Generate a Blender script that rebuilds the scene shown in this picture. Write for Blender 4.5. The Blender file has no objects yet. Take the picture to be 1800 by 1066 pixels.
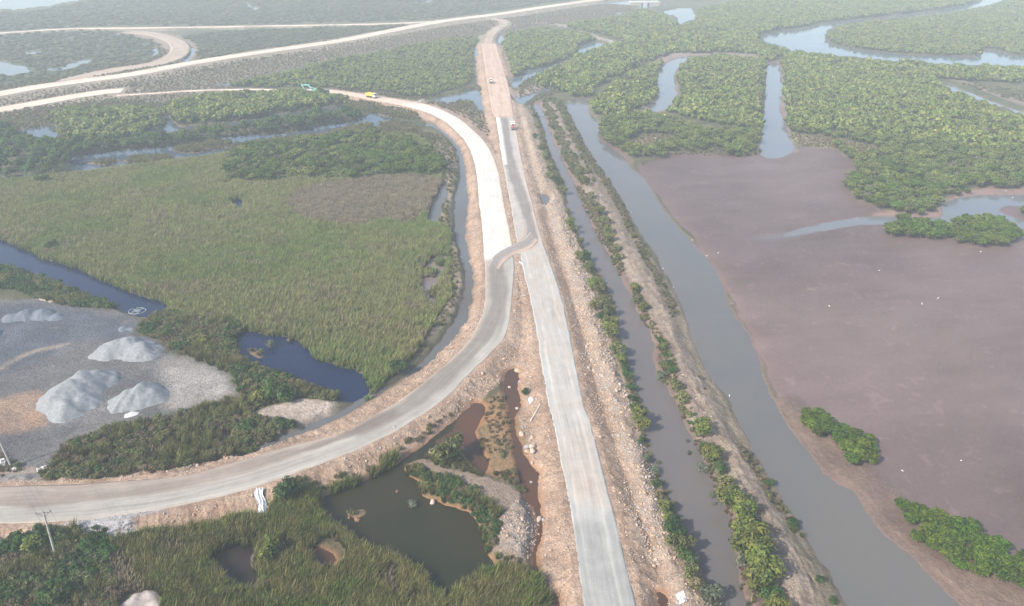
import bpy, math, random
import numpy as np
from mathutils import Vector, Matrix, Euler

R = math.radians
rng = np.random.default_rng(11)
random.seed(11)
scene = bpy.context.scene
COL = scene.collection

# ------------------------------------------------------------------ camera
FPX, YH, CH = 1250.0, -150.0, 105.0          # focal length and horizon in photo pixels, camera height in metres
TH = math.atan((533 - YH) / FPX)
ct, st = math.cos(TH), math.sin(TH)
cam = bpy.data.cameras.new('camera')
cam.sensor_width = 36.0
cam.lens = FPX / 1800 * 36.0
cam.clip_start, cam.clip_end = 1.0, 20000.0
camo = bpy.data.objects.new('camera', cam)
COL.objects.link(camo)
camo.location = (0, 0, CH)
camo.rotation_euler = (math.pi / 2 - TH, 0, 0)
scene.camera = camo

# ------------------------------------------------------------------ light
SUN_EL, SUN_TO = R(40), (0.80, 0.60)          # shadows fall to the right and away
world = bpy.data.worlds.new('World')
scene.world = world
world.use_nodes = True
wn = world.node_tree
bg = wn.nodes['Background']
sky = wn.nodes.new('ShaderNodeTexSky')
sky.sky_type = 'NISHITA'
sky.sun_disc = False
sky.sun_elevation = SUN_EL
sky.sun_rotation = math.atan2(-SUN_TO[0], -SUN_TO[1])
sky.altitude = 50
sky.air_density, sky.dust_density, sky.ozone_density = 1.0, 2.2, 1.0
wn.links.new(sky.outputs[0], bg.inputs[0])
bg.inputs[1].default_value = 0.14
sl = bpy.data.lights.new('sun', 'SUN')
sl.energy, sl.angle, sl.color = 3.6, R(1.0), (1.0, 0.935, 0.85)
so = bpy.data.objects.new('sun', sl)
COL.objects.link(so)
so.location = (-200, -150, 400)
sd = Vector((SUN_TO[0] * math.cos(SUN_EL), SUN_TO[1] * math.cos(SUN_EL), -math.sin(SUN_EL)))
so.rotation_euler = sd.to_track_quat('-Z', 'Y').to_euler()
vs = scene.view_settings
vs.view_transform, vs.look, vs.exposure, vs.gamma, vs.use_curve_mapping = 'Standard', 'None', 0.80, 1.0, False
HAZE_DENSITY, HAZE_COLOR = 0.00051, (0.84, 0.945, 1.0)
cy = scene.cycles
try:
    cy.use_denoising = True
    cy.denoiser = 'OPENIMAGEDENOISE'
    cy.denoising_input_passes = 'RGB_ALBEDO_NORMAL'
    cy.denoising_prefilter = 'NONE'
except Exception:
    pass
cy.max_bounces, cy.diffuse_bounces, cy.glossy_bounces, cy.transmission_bounces, cy.volume_bounces = 6, 2, 2, 2, 1
cy.sample_clamp_indirect = 6.0
cy.use_adaptive_sampling = False

# ------------------------------------------------------------------ map helpers: a photo pixel becomes a point on the level z
def P(px, py, z=0.0):
    px = np.asarray(px, float); py = np.asarray(py, float)
    a = (px - 900) / FPX; b = (533 - py) / FPX
    dx = a; dy = ct + b * st; dz = -st + b * ct
    t = (z - CH) / dz
    return np.stack([dx * t, dy * t], -1)

def smooth(pts, n=4, closed=True):
    p = np.asarray(pts, float); out = []; N = len(p)
    for i in range(N if closed else N - 1):
        if closed:
            a, b, c, d = p[i - 1], p[i], p[(i + 1) % N], p[(i + 2) % N]
        else:
            a, b, c, d = p[max(i - 1, 0)], p[i], p[i + 1], p[min(i + 2, N - 1)]
        for k in range(n):
            t = k / n
            out.append(0.5 * ((2 * b) + (c - a) * t + (2 * a - 5 * b + 4 * c - d) * t * t + (3 * b - a - 3 * c + d) * t ** 3))
    if not closed: out.append(p[-1])
    return np.array(out)

def WP(pts, z=0.0, n=3):
    p = np.asarray(pts, float)
    w = P(p[:, 0], p[:, 1], z)
    return smooth(w, n) if n > 1 else w

_perm = np.random.default_rng(3).random((256, 256)).astype(np.float32)
def vnoise(x, y, s=1.0, seed=0):
    x = np.asarray(x) / s + seed * 17.3; y = np.asarray(y) / s + seed * 9.7
    xi = np.floor(x).astype(np.int64); yi = np.floor(y).astype(np.int64)
    fx = x - xi; fy = y - yi
    fx = fx * fx * (3 - 2 * fx); fy = fy * fy * (3 - 2 * fy)
    g = lambda a, b: _perm[a & 255, b & 255]
    return (g(xi, yi) * (1 - fx) + g(xi + 1, yi) * fx) * (1 - fy) + (g(xi, yi + 1) * (1 - fx) + g(xi + 1, yi + 1) * fx) * fy
def fbm(x, y, s, o=4, seed=0):
    v = 0; a = 0.5; t = 0
    for i in range(o):
        v = v + a * vnoise(x, y, s / 2 ** i, seed + i); t += a; a *= 0.55
    return v / t                                  # 0..1
def sst(a, b, x):
    t = np.clip((x - a) / (b - a), 0, 1); return t * t * (3 - 2 * t)

def sdist(poly, X, Y, margin=25.0):
    """signed distance (inside positive) to a closed polygon; -margin far outside"""
    out = np.full(X.shape, -margin, np.float32)
    lo, hi = poly.min(0) - margin, poly.max(0) + margin
    m = (X > lo[0]) & (X < hi[0]) & (Y > lo[1]) & (Y < hi[1])
    if not m.any(): return out
    x = X[m].astype(np.float32); y = Y[m].astype(np.float32)
    d2 = np.full(x.shape, 1e12, np.float32); ins = np.zeros(x.shape, bool)
    N = len(poly)
    for i in range(N):
        ax, ay = poly[i]; bx, by = poly[(i + 1) % N]
        ex, ey = bx - ax, by - ay
        L = ex * ex + ey * ey + 1e-9
        t = np.clip(((x - ax) * ex + (y - ay) * ey) / L, 0, 1)
        d2 = np.minimum(d2, (x - ax - t * ex) ** 2 + (y - ay - t * ey) ** 2)
        if ay != by:
            c = (ay > y) != (by > y)
            ins ^= c & (x < ex * (y - ay) / (ey if ey else 1e-9) + ax)
    d = np.sqrt(d2)
    out[m] = np.clip(np.where(ins, d, -d), -margin, None)
    return out

def ldist(line, X, Y, margin=20.0):
    """distance to an open polyline and the side (+ right of travel)"""
    out = np.full(X.shape, margin, np.float32); side = np.zeros(X.shape, np.float32)
    lo, hi = line.min(0) - margin, line.max(0) + margin
    m = (X > lo[0]) & (X < hi[0]) & (Y > lo[1]) & (Y < hi[1])
    if not m.any(): return out, side
    x = X[m].astype(np.float32); y = Y[m].astype(np.float32)
    d2 = np.full(x.shape, 1e12, np.float32); sg = np.zeros(x.shape, np.float32)
    for i in range(len(line) - 1):
        ax, ay = line[i]; bx, by = line[i + 1]
        ex, ey = bx - ax, by - ay
        t = np.clip(((x - ax) * ex + (y - ay) * ey) / (ex * ex + ey * ey + 1e-9), 0, 1)
        q = (x - ax - t * ex) ** 2 + (y - ay - t * ey) ** 2
        c = (x - ax) * ey - (y - ay) * ex
        u = q < d2
        d2 = np.where(u, q, d2); sg = np.where(u, np.sign(c), sg)
    out[m] = np.minimum(np.sqrt(d2), margin); side[m] = sg
    return out, side

def lalong(line, X, Y, margin=16.0):
    out = np.zeros(X.shape, np.float32)
    lo, hi = line.min(0) - margin, line.max(0) + margin
    m = (X > lo[0]) & (X < hi[0]) & (Y > lo[1]) & (Y < hi[1])
    x = X[m].astype(np.float32); y = Y[m].astype(np.float32)
    d2 = np.full(x.shape, 1e12, np.float32); a = np.zeros(x.shape, np.float32); s = 0.0
    for i in range(len(line) - 1):
        ax, ay = line[i]; ex, ey = line[i + 1] - line[i]; L = math.hypot(ex, ey) + 1e-6
        t = np.clip(((x - ax) * ex + (y - ay) * ey) / L ** 2, 0, 1)
        q = (x - ax - t * ex) ** 2 + (y - ay - t * ey) ** 2
        u = q < d2; d2 = np.where(u, q, d2); a = np.where(u, s + t * L, a); s += L
    out[m] = a
    return out

# ------------------------------------------------------------------ the map, traced in photo pixels
RZ = 2.2    # road level
roadA_L = [(1040,1150),(1027,1066),(1014,980),(1002,895),(986.6,817),(968,726),(963,708),(937.6,552),(922,485),(914,448),(909,428),(897,357),(885,294),(872,209),(867,202),(858,155),(848,88),(846,77)]
roadA_R = [(1142,1150),(1120,1066),(1098,980),(1078,895),(1057,817),(1033,726),(1025,708),(1000,578),(984,510),(962,448),(952,418),(936,357),(920,294),(904,209),(903,202),(895,155),(876,88),(871,77)]
roadB_O = [(-160,923),(0,921),(67,920),(169,912),(270,898),(354,881.5),(439,860),(523,831),(600,802),(688,763),(775,707),(819,664),(863,620),(887,593),(897,559),(902,502),(904,461),(900,425),(892,384),(885,350),(875,297),(858,257),(833,230),(803,206),(752,184),(701,175),(661,169),(600,160),(555,155)]
roadB_I = [(-160,858),(0,855),(67,853.5),(135,851),(270,841),(338,833),(405,814),(506,785),(600,761),(651,733),(699,706),(752,667),(802,623),(836,580),(851,536),(853,485),(851,451),(849,415),(846,384),(842,350),(835,290),(819,250),(789,219),(770,207),(749,197),(701,184),(654,176),(600,166),(553,160)]
# order far roads: centre px list + half width in metres
roadF1 = ([(-150,66),(0,58),(111,51),(189,49.6),(338,48),(473,45.5),(600,43.5),(701,41),(762,37.5),(800,33)], 3.4)
roadF2 = ([(-150,192),(0,165),(67,153),(135,143.5),(236,130),(321,114),(405,100),(506,85),(600,71.5),(667,58.5),(735,45),(802,34),(887,23.5),(954,13),(1022,3.5),(1059,-1),(1110,-6),(1200,-12)], 7.5)
roadF3 = ([(-150,216),(0,193),(67,181),(135,169),(189,161),(215,159)], 7.0)
trackT = ([(205,168),(270,164),(338,159.5),(439,157),(500,158.5),(556,158)], 1.6)
loopR = ([(225,56),(262,59),(290,65),(312,76),(317,88),(305,101),(270,113),(215,121),(165,131),(118,143)], 8.0)
roadUp = ([(858,78),(862,64),(872,52),(888,43),(884,36),(868,33)], 4.0)
cross = [(868,470),(874,458),(888,447),(906,437),(926,428),(938,414)]

def ribbon_poly(c, hw, z):
    w = smooth(P(*np.array(c, float).T, z), 4, closed=False)
    t = np.gradient(w, axis=0); t /= np.linalg.norm(t, axis=1)[:, None]
    n = np.stack([-t[:, 1], t[:, 0]], 1)
    return w + n * hw, w - n * hw

def edges(L, Rr, z, n=5):
    a = smooth(P(*np.array(L, float).T, z), n, closed=False); b = smooth(P(*np.array(Rr, float).T, z), n, closed=False)
    def res(p, k):
        s = np.r_[0, np.cumsum(np.linalg.norm(np.diff(p, axis=0), axis=1))]
        u = np.linspace(0, s[-1], k); return np.stack([np.interp(u, s, p[:, 0]), np.interp(u, s, p[:, 1])], 1)
    return a, b

WATER = []      # name, points, depth slope, material key
def water(name, key, pts, slope=0.45): WATER.append((name, key, np.array(pts, float), slope))
water('canal', 'canal_in', [(934,182),(951,219),(965,270),(992,324),(1000,367),(1018,417),(1037,451),(1064,500),(1078,540),(1088,570),(1092,603),(1110,654),(1122,706),(1135,767),(1149,824),(1176,875),(1198,936),(1224,983),(1240,1030),(1262,1066),(1290,1150),(1350,1150),(1317,1066),(1311,1044),(1291,993),(1284,925),(1264,875),(1244,824),(1227,784),(1200,736),(1181,688),(1156,654),(1147,586),(1127,559),(1113,519),(1089,485),(1073,451),(1049,411),(1029,367),(1012,324),(995,297),(981,263),(965,230),(954,192)])
water('canal', 'canal_out', [(995,179),(1012,219),(1029,257),(1049,287),(1073,321),(1096,355),(1127,411),(1154,451),(1181,502),(1200,540),(1220,603),(1244,654),(1281,708),(1305,757),(1332,804),(1359,851),(1389,895),(1416,942),(1450,993),(1470,1027),(1487,1066),(1530,1150),(1790,1160),(1690,1066),(1639,1020),(1605,986),(1571,956),(1544,925),(1517,895),(1500,866),(1470,851),(1436,817),(1409,780),(1379,743),(1359,706),(1338,654),(1325,610),(1301,569),(1281,539),(1271,502),(1251,465),(1220,431),(1200,411),(1154,351),(1133,317),(1106,294),(1089,270),(1069,257),(1052,243),(1052,216),(1035,199),(1032,174)], 0.12)
water('creek', 'creek', [(1349,115),(1369,115),(1376,162),(1369,189),(1376,209),(1386,236),(1396,263),(1369,278),(1338,272),(1340,230),(1345,189),(1347,152)], 0.1)
water('creek', 'creek', [(1232,99),(1205,100),(1180,107),(1158,125),(1157,152),(1160,169),(1147,185),(1140,196),(1168,193),(1191,172),(1184,145),(1187,128),(1205,107)], 0.2)
water('creek', 'creek', [(1639,144),(1666,147),(1706,164),(1754,183),(1800,198),(1870,212),(1870,222),(1800,204),(1767,189),(1745,186),(1703,171),(1660,156)], 0.2)
water('pool', 'creek', [(1656,360),(1672,352),(1700,346),(1740,344),(1800,344),(1880,346),(1880,362),(1800,363),(1775,361),(1758,366),(1762,375),(1785,385),(1810,390),(1880,400),(1880,415),(1800,402),(1785,400),(1755,396),(1700,392),(1660,394),(1600,394),(1560,395),(1500,397),(1450,404),(1412,411),(1380,414),(1400,406),(1440,395),(1480,387),(1534,382),(1580,381),(1640,384),(1660,378)], 0.08)
water('river', 'river', [(1340,62),(1375,54),(1416,50),(1443,43),(1487,38),(1538,32),(1605,25),(1673,15),(1713,5),(1735,-8),(1800,-25),(1900,-45),(2000,-45),(1900,-25),(1800,-6),(1767,0),(1740,9),(1673,21),(1605,29),(1538,35),(1487,43),(1457,51),(1450,67),(1470,81),(1538,91),(1605,97.5),(1673,99),(1722,99),(1733,88),(1760,91),(1781,98),(1900,104),(1900,124),(1800,118),(1740,116),(1673,115),(1622,115),(1571,108),(1504,101),(1436,98),(1396,94),(1382,84),(1345,74)], 0.4)
water('river', 'river', [(-200,18),(0,17),(27,18),(54,14),(88,11),(108,6),(150,0),(180,-8),(140,-14),(-200,-10)], 0.4)
water('pond', 'far', [(430,3),(440,9),(456,15),(448,18),(436,12)], 0.3)
water('pond', 'far', [(722,8),(745,3),(762,-2),(772,-1),(755,5),(730,11)], 0.3)
water('pond', 'far', [(326,79),(337,83),(344,91),(336,103),(320,111),(330,98),(333,90)])
water('pond', 'far', [(267,83),(280,89),(278,98),(263,105),(269,95)])
water('pond', 'marsh', [(-150,106),(0,110),(20,112),(53,121),(40,131),(0,134),(-150,140)], 0.1)
water('pond', 'marsh', [(78,122),(110,118),(130,109),(158,104),(158,109),(130,119),(100,125)], 0.1)
water('pond', 'marsh', [(44,93),(60,89),(78,90),(70,95),(50,96)], 0.1)
water('ditch', 'far', [(371,152),(405,145.5),(470,132.5),(520,120.5),(580,108),(632,99),(632,101),(580,111),(520,124),(470,138),(410,150)], 0.3)
water('pond', 'far', [(1137,25),(1150,20),(1167,20),(1200,14),(1217,16),(1220,24),(1222,34),(1205,38),(1195,45),(1190,31),(1172,26),(1160,21)], 0.3)
water('ditch', 'far', [(1072,27),(1093,22),(1096,24),(1075,29)], 0.3)
water('river', 'far', [(1060,5),(1090,2),(1128,1),(1150,9),(1175,8),(1130,16),(1110,16),(1128,9),(1100,10)], 0.3)
water('pond', 'mid', [(37,230),(70,224),(98,223),(104,247),(85,251),(60,241)])
water('pond', 'mid', [(245,238),(290,223),(286,205),(300,207),(313,224),(340,221),(370,219),(432,212),(480,203),(545,194),(600,186),(604,192),(560,199),(480,213),(420,221),(370,228),(330,232),(290,238),(265,241)])
water('pond', 'mid', [(120,279),(169,270),(236,263),(280,259),(338,250),(405,240),(473,236),(523,231),(574,219),(620,215),(655,197),(662,194),(668,203),(694,209),(668,220),(640,226),(600,236),(540,244),(490,252),(439,261),(371,271),(304,280),(236,289),(176,297),(125,305),(127,290)])
water('pond', 'mid', [(690,232),(718,229),(700,235),(680,238)])
water('ditch', 'mid', [(-100,318),(0,312),(45,306),(45,309),(0,318),(-100,330)])
water('ditch', 'blue', [(-160,380),(0,420),(30,432),(80,455),(150,480),(220,510),(280,530),(308,545),(290,554),(250,557),(215,548),(160,522),(100,499),(40,476),(0,463),(-160,440)])
water('pond', 'blue', [(420,585),(470,588),(520,597),(545,618),(580,638),(642,658),(654,692),(625,706),(598,704),(575,688),(535,675),(495,654),(448,640),(412,620)])
water('pool', 'blue', [(405,355),(425,352),(430,366),(418,375),(405,364)])
water('pool', 'blue', [(386,326),(410,320),(404,329)])
water('ditch', 'slope', [(745,222),(762,224),(788,245),(806,275),(810,300),(806,330),(799,350),(802,400),(808,440),(815,490),(812,520),(800,560),(780,592),(745,634),(703,668),(655,700),(600,733),(540,760),(480,782),(432,801),(425,797),(480,773),(540,750),(600,722),(650,692),(700,672),(746,644),(792,602),(816,568),(826,530),(828,490),(823,440),(821,400),(822,350),(820,310),(816,280),(800,250),(770,224),(755,216)])
water('pool', 'slope', [(755,392),(765,352),(778,325),(786,322),(784,350),(773,385),(764,397)])
water('pool', 'mudpool', [(742,470),(760,455),(785,450),(780,480),(772,500),(765,542),(742,532),(738,500)], 0.15)
water('pool', 'dark', [(390,757),(404,755),(415,768),(405,782),(392,775)])
water('pond', 'green', [(553,884),(600,861),(651,841),(684,824),(718,804),(759,770),(789,744),(816,721),(836,707),(855,716),(850,736),(838,757),(843,770),(850,800),(861,815),(852,832),(830,822),(815,800),(790,775),(765,785),(752,806),(728,812),(711,826),(716,838),(735,846),(745,870),(775,883),(802,894),(829,904),(850,932),(851,958),(862,975),(873,1000),(845,1010),(802,1032),(789,1052),(759,1040),(748,1012),(691,985),(640,968),(600,940),(574,918)])
water('pond', 'rust', [(770,776),(800,752),(816,724),(836,707),(855,716),(850,736),(838,757),(843,770),(850,800),(861,815),(852,832),(830,822),(815,800),(790,778)])
water('ditch', 'rust', [(884,660),(908,650),(913,706),(906,757),(922,790),(949,841),(946,895),(950,942),(943,993),(952,1030),(955,1047),(974,1050),(985,1150),(950,1150),(949,1050),(938,993),(942,942),(938,902),(925,865),(909,817),(903,790),(896,733),(890,700)])
water('pond', 'dark', [(366,982),(388,966),(422,959),(448,966),(440,993),(454,1012),(448,1030),(422,1024),(396,1008)])
water('pond', 'rust', [(527,963),(560,960),(587,985),(575,1000),(545,985)], 0.1)
water('pool', 'far', [(899,138),(921,135),(924,125),(951,121),(1000,104),(1022,91),(1024,94),(985,113),(940,135),(917,145),(909,159),(902,152)], 0.3)
water('pool', 'far', [(1018,89),(1022,80),(1045,75),(1066,79),(1045,86),(1022,94)], 0.3)
water('ditch', 'far', [(907,172),(920,169),(954,159),(970,154),(965,162),(941,169),(927,183),(911,181)], 0.3)
water('pool', 'far', [(880,62),(887,62),(881,80),(876,77)], 0.4)
water('pool', 'far', [(752,175),(803,167),(833,158),(843,162),(848,189),(851,200),(836,189),(833,182),(816,176),(789,187),(776,179)], 0.2)
water('pool', 'far', [(833,85),(838,84),(839,98),(833,98)], 0.4)
water('pool', 'slope', [(950,345),(962,343),(965,352),(958,362)], 0.4)
water('pool', 'rust', [(1154,1042),(1164,1040),(1172,1055),(1172,1085),(1160,1085)], 0.4)

MUD = [(1035,176),(1060,210),(1052,245),(1090,280),(1130,290),(1180,268),(1300,272),(1340,228),(1345,110),(1320,94),(1180,95),(1375,108),(1385,230),(1400,262),(1440,252),(1480,270),(1520,300),(1500,340),(1560,370),(1640,372),(1660,350),(1720,330),(1820,325),(2300,330),(2300,1300),(1800,1170),(1680,1060),(1544,925),(1409,780),(1325,610),(1251,465),(1133,317)]
BANK = [(1359,706),(1400,700),(1440,745),(1500,800),(1560,850),(1620,900),(1700,970),(1820,1050),(2000,1180),(1790,1160),(1690,1066),(1639,1020),(1544,925),(1500,866),(1436,817),(1409,780)]
DRY_N = [(-150,200),(0,175),(135,150),(321,122),(506,95),(667,68),(802,44),(954,24),(1060,8),(1130,14),(1072,30),(1000,42),(940,45),(880,62),(836,64),(701,83),(600,100),(405,147),(480,163),(560,170),(480,170),(300,176),(110,194),(-150,235)]
TRI = [(752,184),(803,206),(833,230),(858,257),(872,275),(866,230),(856,185),(848,160),(800,168)]
YARD = [(-160,535),(0,528),(60,525),(120,535),(180,545),(243,557),(240,580),(225,595),(275,597),(300,620),(360,635),(400,660),(407,690),(350,712),(300,727),(240,747),(190,762),(150,778),(110,800),(70,835),(0,852),(-160,852)]
YARD_BLUE = [(-160,545),(0,540),(60,530),(180,552),(238,575),(220,592),(160,600),(110,615),(50,640),(0,660),(-160,690)]
YARD_ORANGE = [(-160,715),(0,700),(40,690),(75,690),(80,730),(85,752),(50,762),(0,768),(-160,780)]
YARD_WHITE = [(285,640),(330,632),(400,662),(406,692),(350,710),(300,718),(300,690)]
YARD_DARK = [(-160,775),(0,765),(60,762),(110,752),(150,745),(110,775),(60,800),(0,815),(-160,820)]
SANDY = [(455,725),(500,708),(540,702),(590,706),(585,728),(540,748),(500,742),(470,740)]
ISLAND = [(735,805),(760,812),(800,822),(850,832),(905,852),(940,890),(946,940),(940,985),(905,985),(870,972),(862,940),(868,900),(835,868),(790,845),(750,830),(728,818)]
RUSTLAND = [(862,700),(888,690),(900,740),(908,800),(905,835),(870,835),(858,815),(852,790),(848,760),(852,730)]
WHITEPATCH = [(130,922),(170,912),(283,898),(272,910),(237,920),(238,942),(180,952),(128,938)]
GREYTOP = [(0,855),(140,846),(200,845),(85,838),(70,828),(0,835)]

# ------------------------------------------------------------------ ground: one fan-shaped sheet, finer near the viewer
cpx = np.r_[np.linspace(-700, -24, 50), np.arange(-20, 1822, 2.2), np.linspace(1826, 2500, 50)]
rpy = np.r_[np.linspace(1380, 1092, 36), np.arange(1089, 0, -2.2), np.linspace(-1, -122, 70)]
rowY = P(np.full(len(rpy), 900.0), rpy, 0)[:, 1]
rowD = rowY * ct + CH * st                       # depth along the axis
colk = (cpx - 900) / FPX
NX, NY = len(cpx), len(rpy)
GX = (rowD[:, None] * colk[None, :]).astype(np.float64)
GY = np.repeat(rowY[:, None], NX, 1)

w1 = fbm(GX, GY, 14, 4, 1) - .5; w2 = fbm(GX, GY, 14, 4, 7) - .5
w3 = fbm(GX, GY, 3.2, 3, 21) - .5; w4 = fbm(GX, GY, 3.2, 3, 27) - .5
WX = GX + w1 * 3.0 + w3 * 1.6; WY = GY + w2 * 3.0 + w4 * 1.6     # wobbled coordinates for natural outlines
n_big = fbm(GX, GY, 60, 4, 3); n_mid = fbm(GX, GY, 9, 4, 5); n_fine = fbm(GX, GY, 1.6, 3, 9)

HGT = 0.62 + (n_mid - .5) * .5
CLR = np.empty((NY, NX, 4), np.float32); CLR[..., 3] = 0
def setc(a, b, n): return np.array(a)[None, None] * (1 - n[..., None]) + np.array(b)[None, None] * n[..., None]
CLR[..., :3] = setc((.062, .075, .030), (.13, .115, .062), sst(.3, .7, n_mid * .6 + n_big * .4))

def paint(pts, ca, cb=None, feather=1.5, z=0.5, wet=0.0, noise=None, smoothn=3, amt=1.0):
    d = sdist(WP(pts, z, smoothn), WX, WY)
    w = sst(-feather, feather, d) * amt
    n = n_mid if noise is None else noise
    c = setc(ca, cb if cb is not None else ca, sst(.3, .7, n))
    CLR[..., :3] = CLR[..., :3] * (1 - w[..., None]) + c * w[..., None]
    CLR[..., 3] = CLR[..., 3] * (1 - w) + wet * w
    return w, d

# --- paint the far and near land
paint(DRY_N, (.20, .155, .125), (.155, .14, .085), 4, 1.0)
for c, ca in ((loopR, (.27, .20, .155)),):
    pass
paint(TRI, (.27, .20, .155), (.20, .17, .11), 2, 1)
w, d = paint(MUD, (.122, .084, .076), (.148, .102, .091), .8, 0.15, wet=.75, noise=n_big)
ms = fbm(GX * .25 + GY * .06, GY * .9 - GX * .2, 5, 4, 111) - .5; mb_ = fbm(GX, GY, 38, 4, 113) - .5; mp_ = fbm(GX, GY, 2.4, 3, 117)
CLR[..., :3] *= 1 + (w * (ms * .30 + mb_ * .42 + (sst(.70, .78, mp_) * .22)))[..., None] * np.array((1.0, 1.05, 1.12))
CLR[..., 3] += w * (mb_ * .5 + ms * .2)
HGT = HGT * (1 - w) + (0.20 + (n_mid - .5) * .10 + (n_big - .5) * .1) * w
mudw = w
dC, sC = ldist(WP([(1035,176),(1090,270),(1154,351),(1251,465),(1301,569),(1359,706),(1436,817),(1544,925),(1679,1060)], 0, 4)[:-4], WX, WY, 30)
CLR[..., :3] += (np.array((.045, .022, .012))[None, None] * (np.exp(-dC / 3.5) * mudw)[..., None])
w, d = paint(BANK, (.145, .098, .076), (.19, .132, .10), 2.2, .1, wet=.3)
HGT = HGT + w * (0.25 + .3 * (n_fine - .5))
# upper mud rims
paint([(1175,96),(1250,93),(1330,97),(1345,108),(1300,101),(1200,103),(1165,118),(1140,130),(1150,108)], (.27, .20, .17), (.22, .165, .14), 2, .2, wet=.3)
paint([(1130,200),(1165,197),(1192,174),(1186,145),(1160,170),(1120,188),(1060,210),(1080,215)], (.24, .18, .15), (.2, .15, .13), 2, .2, wet=.4)
paint([(1372,108),(1378,112),(1386,180),(1390,235),(1402,264),(1392,262),(1376,209),(1368,115)], (.24, .18, .155), (.2, .15, .13), 1.5, .2, wet=.4)
paint([(1660,138),(1720,158),(1800,188),(1870,205),(1870,190),(1800,178),(1720,150),(1680,140)], (.28, .20, .165), (.22, .17, .14), 2, .2)
paint([(1640,372),(1660,350),(1720,332),(1800,326),(1880,326),(1880,345),(1740,344),(1700,346),(1660,362),(1655,382),(1540,380),(1560,370)], (.265, .175, .145), (.23, .16, .14), 1.5, .2, wet=.4)
# dry grass patches inside the mangroves
for pts in ([(1390,235),(1420,238),(1500,250),(1545,262),(1550,272),(1500,268),(1460,258),(1410,255)], [(1110,243),(1150,235),(1190,245),(1160,262),(1115,262)], [(1560,262),(1600,268),(1620,280),(1580,285)], [(1230,105),(1290,108),(1280,114),(1235,112)]):
    paint(pts, (.27, .235, .15), (.2, .19, .11), 3, .6)
# triangle, yard, bush bands
w, d = paint(YARD, (.115, .11, .112), (.17, .158, .15), 2.0, .9)
HGT = HGT * (1 - w) + (0.95 + (n_mid - .5) * .25) * w
ydw = w
paint(YARD_BLUE, (.082, .092, .112), (.105, .115, .135), 3, .9, amt=.9)
paint(YARD_ORANGE, (.34, .215, .14), (.24, .175, .14), 2, .9, amt=.9)
paint(YARD_WHITE, (.33, .305, .27), (.22, .19, .165), 3, .9, amt=.9)
paint(YARD_DARK, (.095, .092, .098), (.125, .118, .12), 2.5, .9, amt=.8)
dl, _ = ldist(smooth(P(*np.array([(0,648),(25,632),(50,622),(90,612),(120,606)], float).T, .9), 4, False), WX, WY)
w = np.exp(-((dl + (n_mid - .5) * 2) / 1.0) ** 2) * ydw * .55
CLR[..., :3] = CLR[..., :3] * (1 - w[..., None]) + np.array((.45, .33, .22)) * w[..., None]
str_ = fbm(GX * .35 + GY * 1.2, GY * .3 - GX * 1.0, 6, 4, 31)
CLR[..., :3] *= (1 + (str_ - .5)[..., None] * .55 * ydw[..., None])
w, d = paint(SANDY, (.45, .37, .31), (.36, .29, .23), 1.5, 1.0)
HGT += w * (.8 + (n_fine - .5) * .6)
w, d = paint([(795,250),(806,290),(797,330),(788,380),(800,420),(806,470),(808,510),(798,540),(768,580),(742,612),(705,648),(695,640),(735,602),(760,570),(782,535),(792,505),(790,470),(783,425),(772,392),(782,335),(775,300),(762,262),(770,245)], (.30, .235, .185), (.23, .19, .13), 1.5, .8)
HGT += w * (.5 + (n_fine - .5) * .8)
w, d = paint(ISLAND, (.29, .215, .165), (.24, .18, .135), 1.2, .6)
HGT += w * (.35 + (n_fine - .5) * .35)
w, d = paint([(890,905),(915,880),(938,890),(944,920),(944,950),(930,975),(905,982),(885,960),(880,930)], (.31, .255, .21), (.26, .205, .165), 1.2, .9)
HGT += w * (.9 + (n_fine - .5) * .9)
w, d = paint(RUSTLAND, (.36, .19, .085), (.27, .18, .09), 1.2, .3)
HGT = HGT * (1 - w) + (.18 + (n_mid - .5) * .5) * w
w, d = paint([(550,955),(600,955),(600,1005),(540,1000),(520,970)], (.15, .09, .05), (.11, .085, .045), 2, .3)

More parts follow.
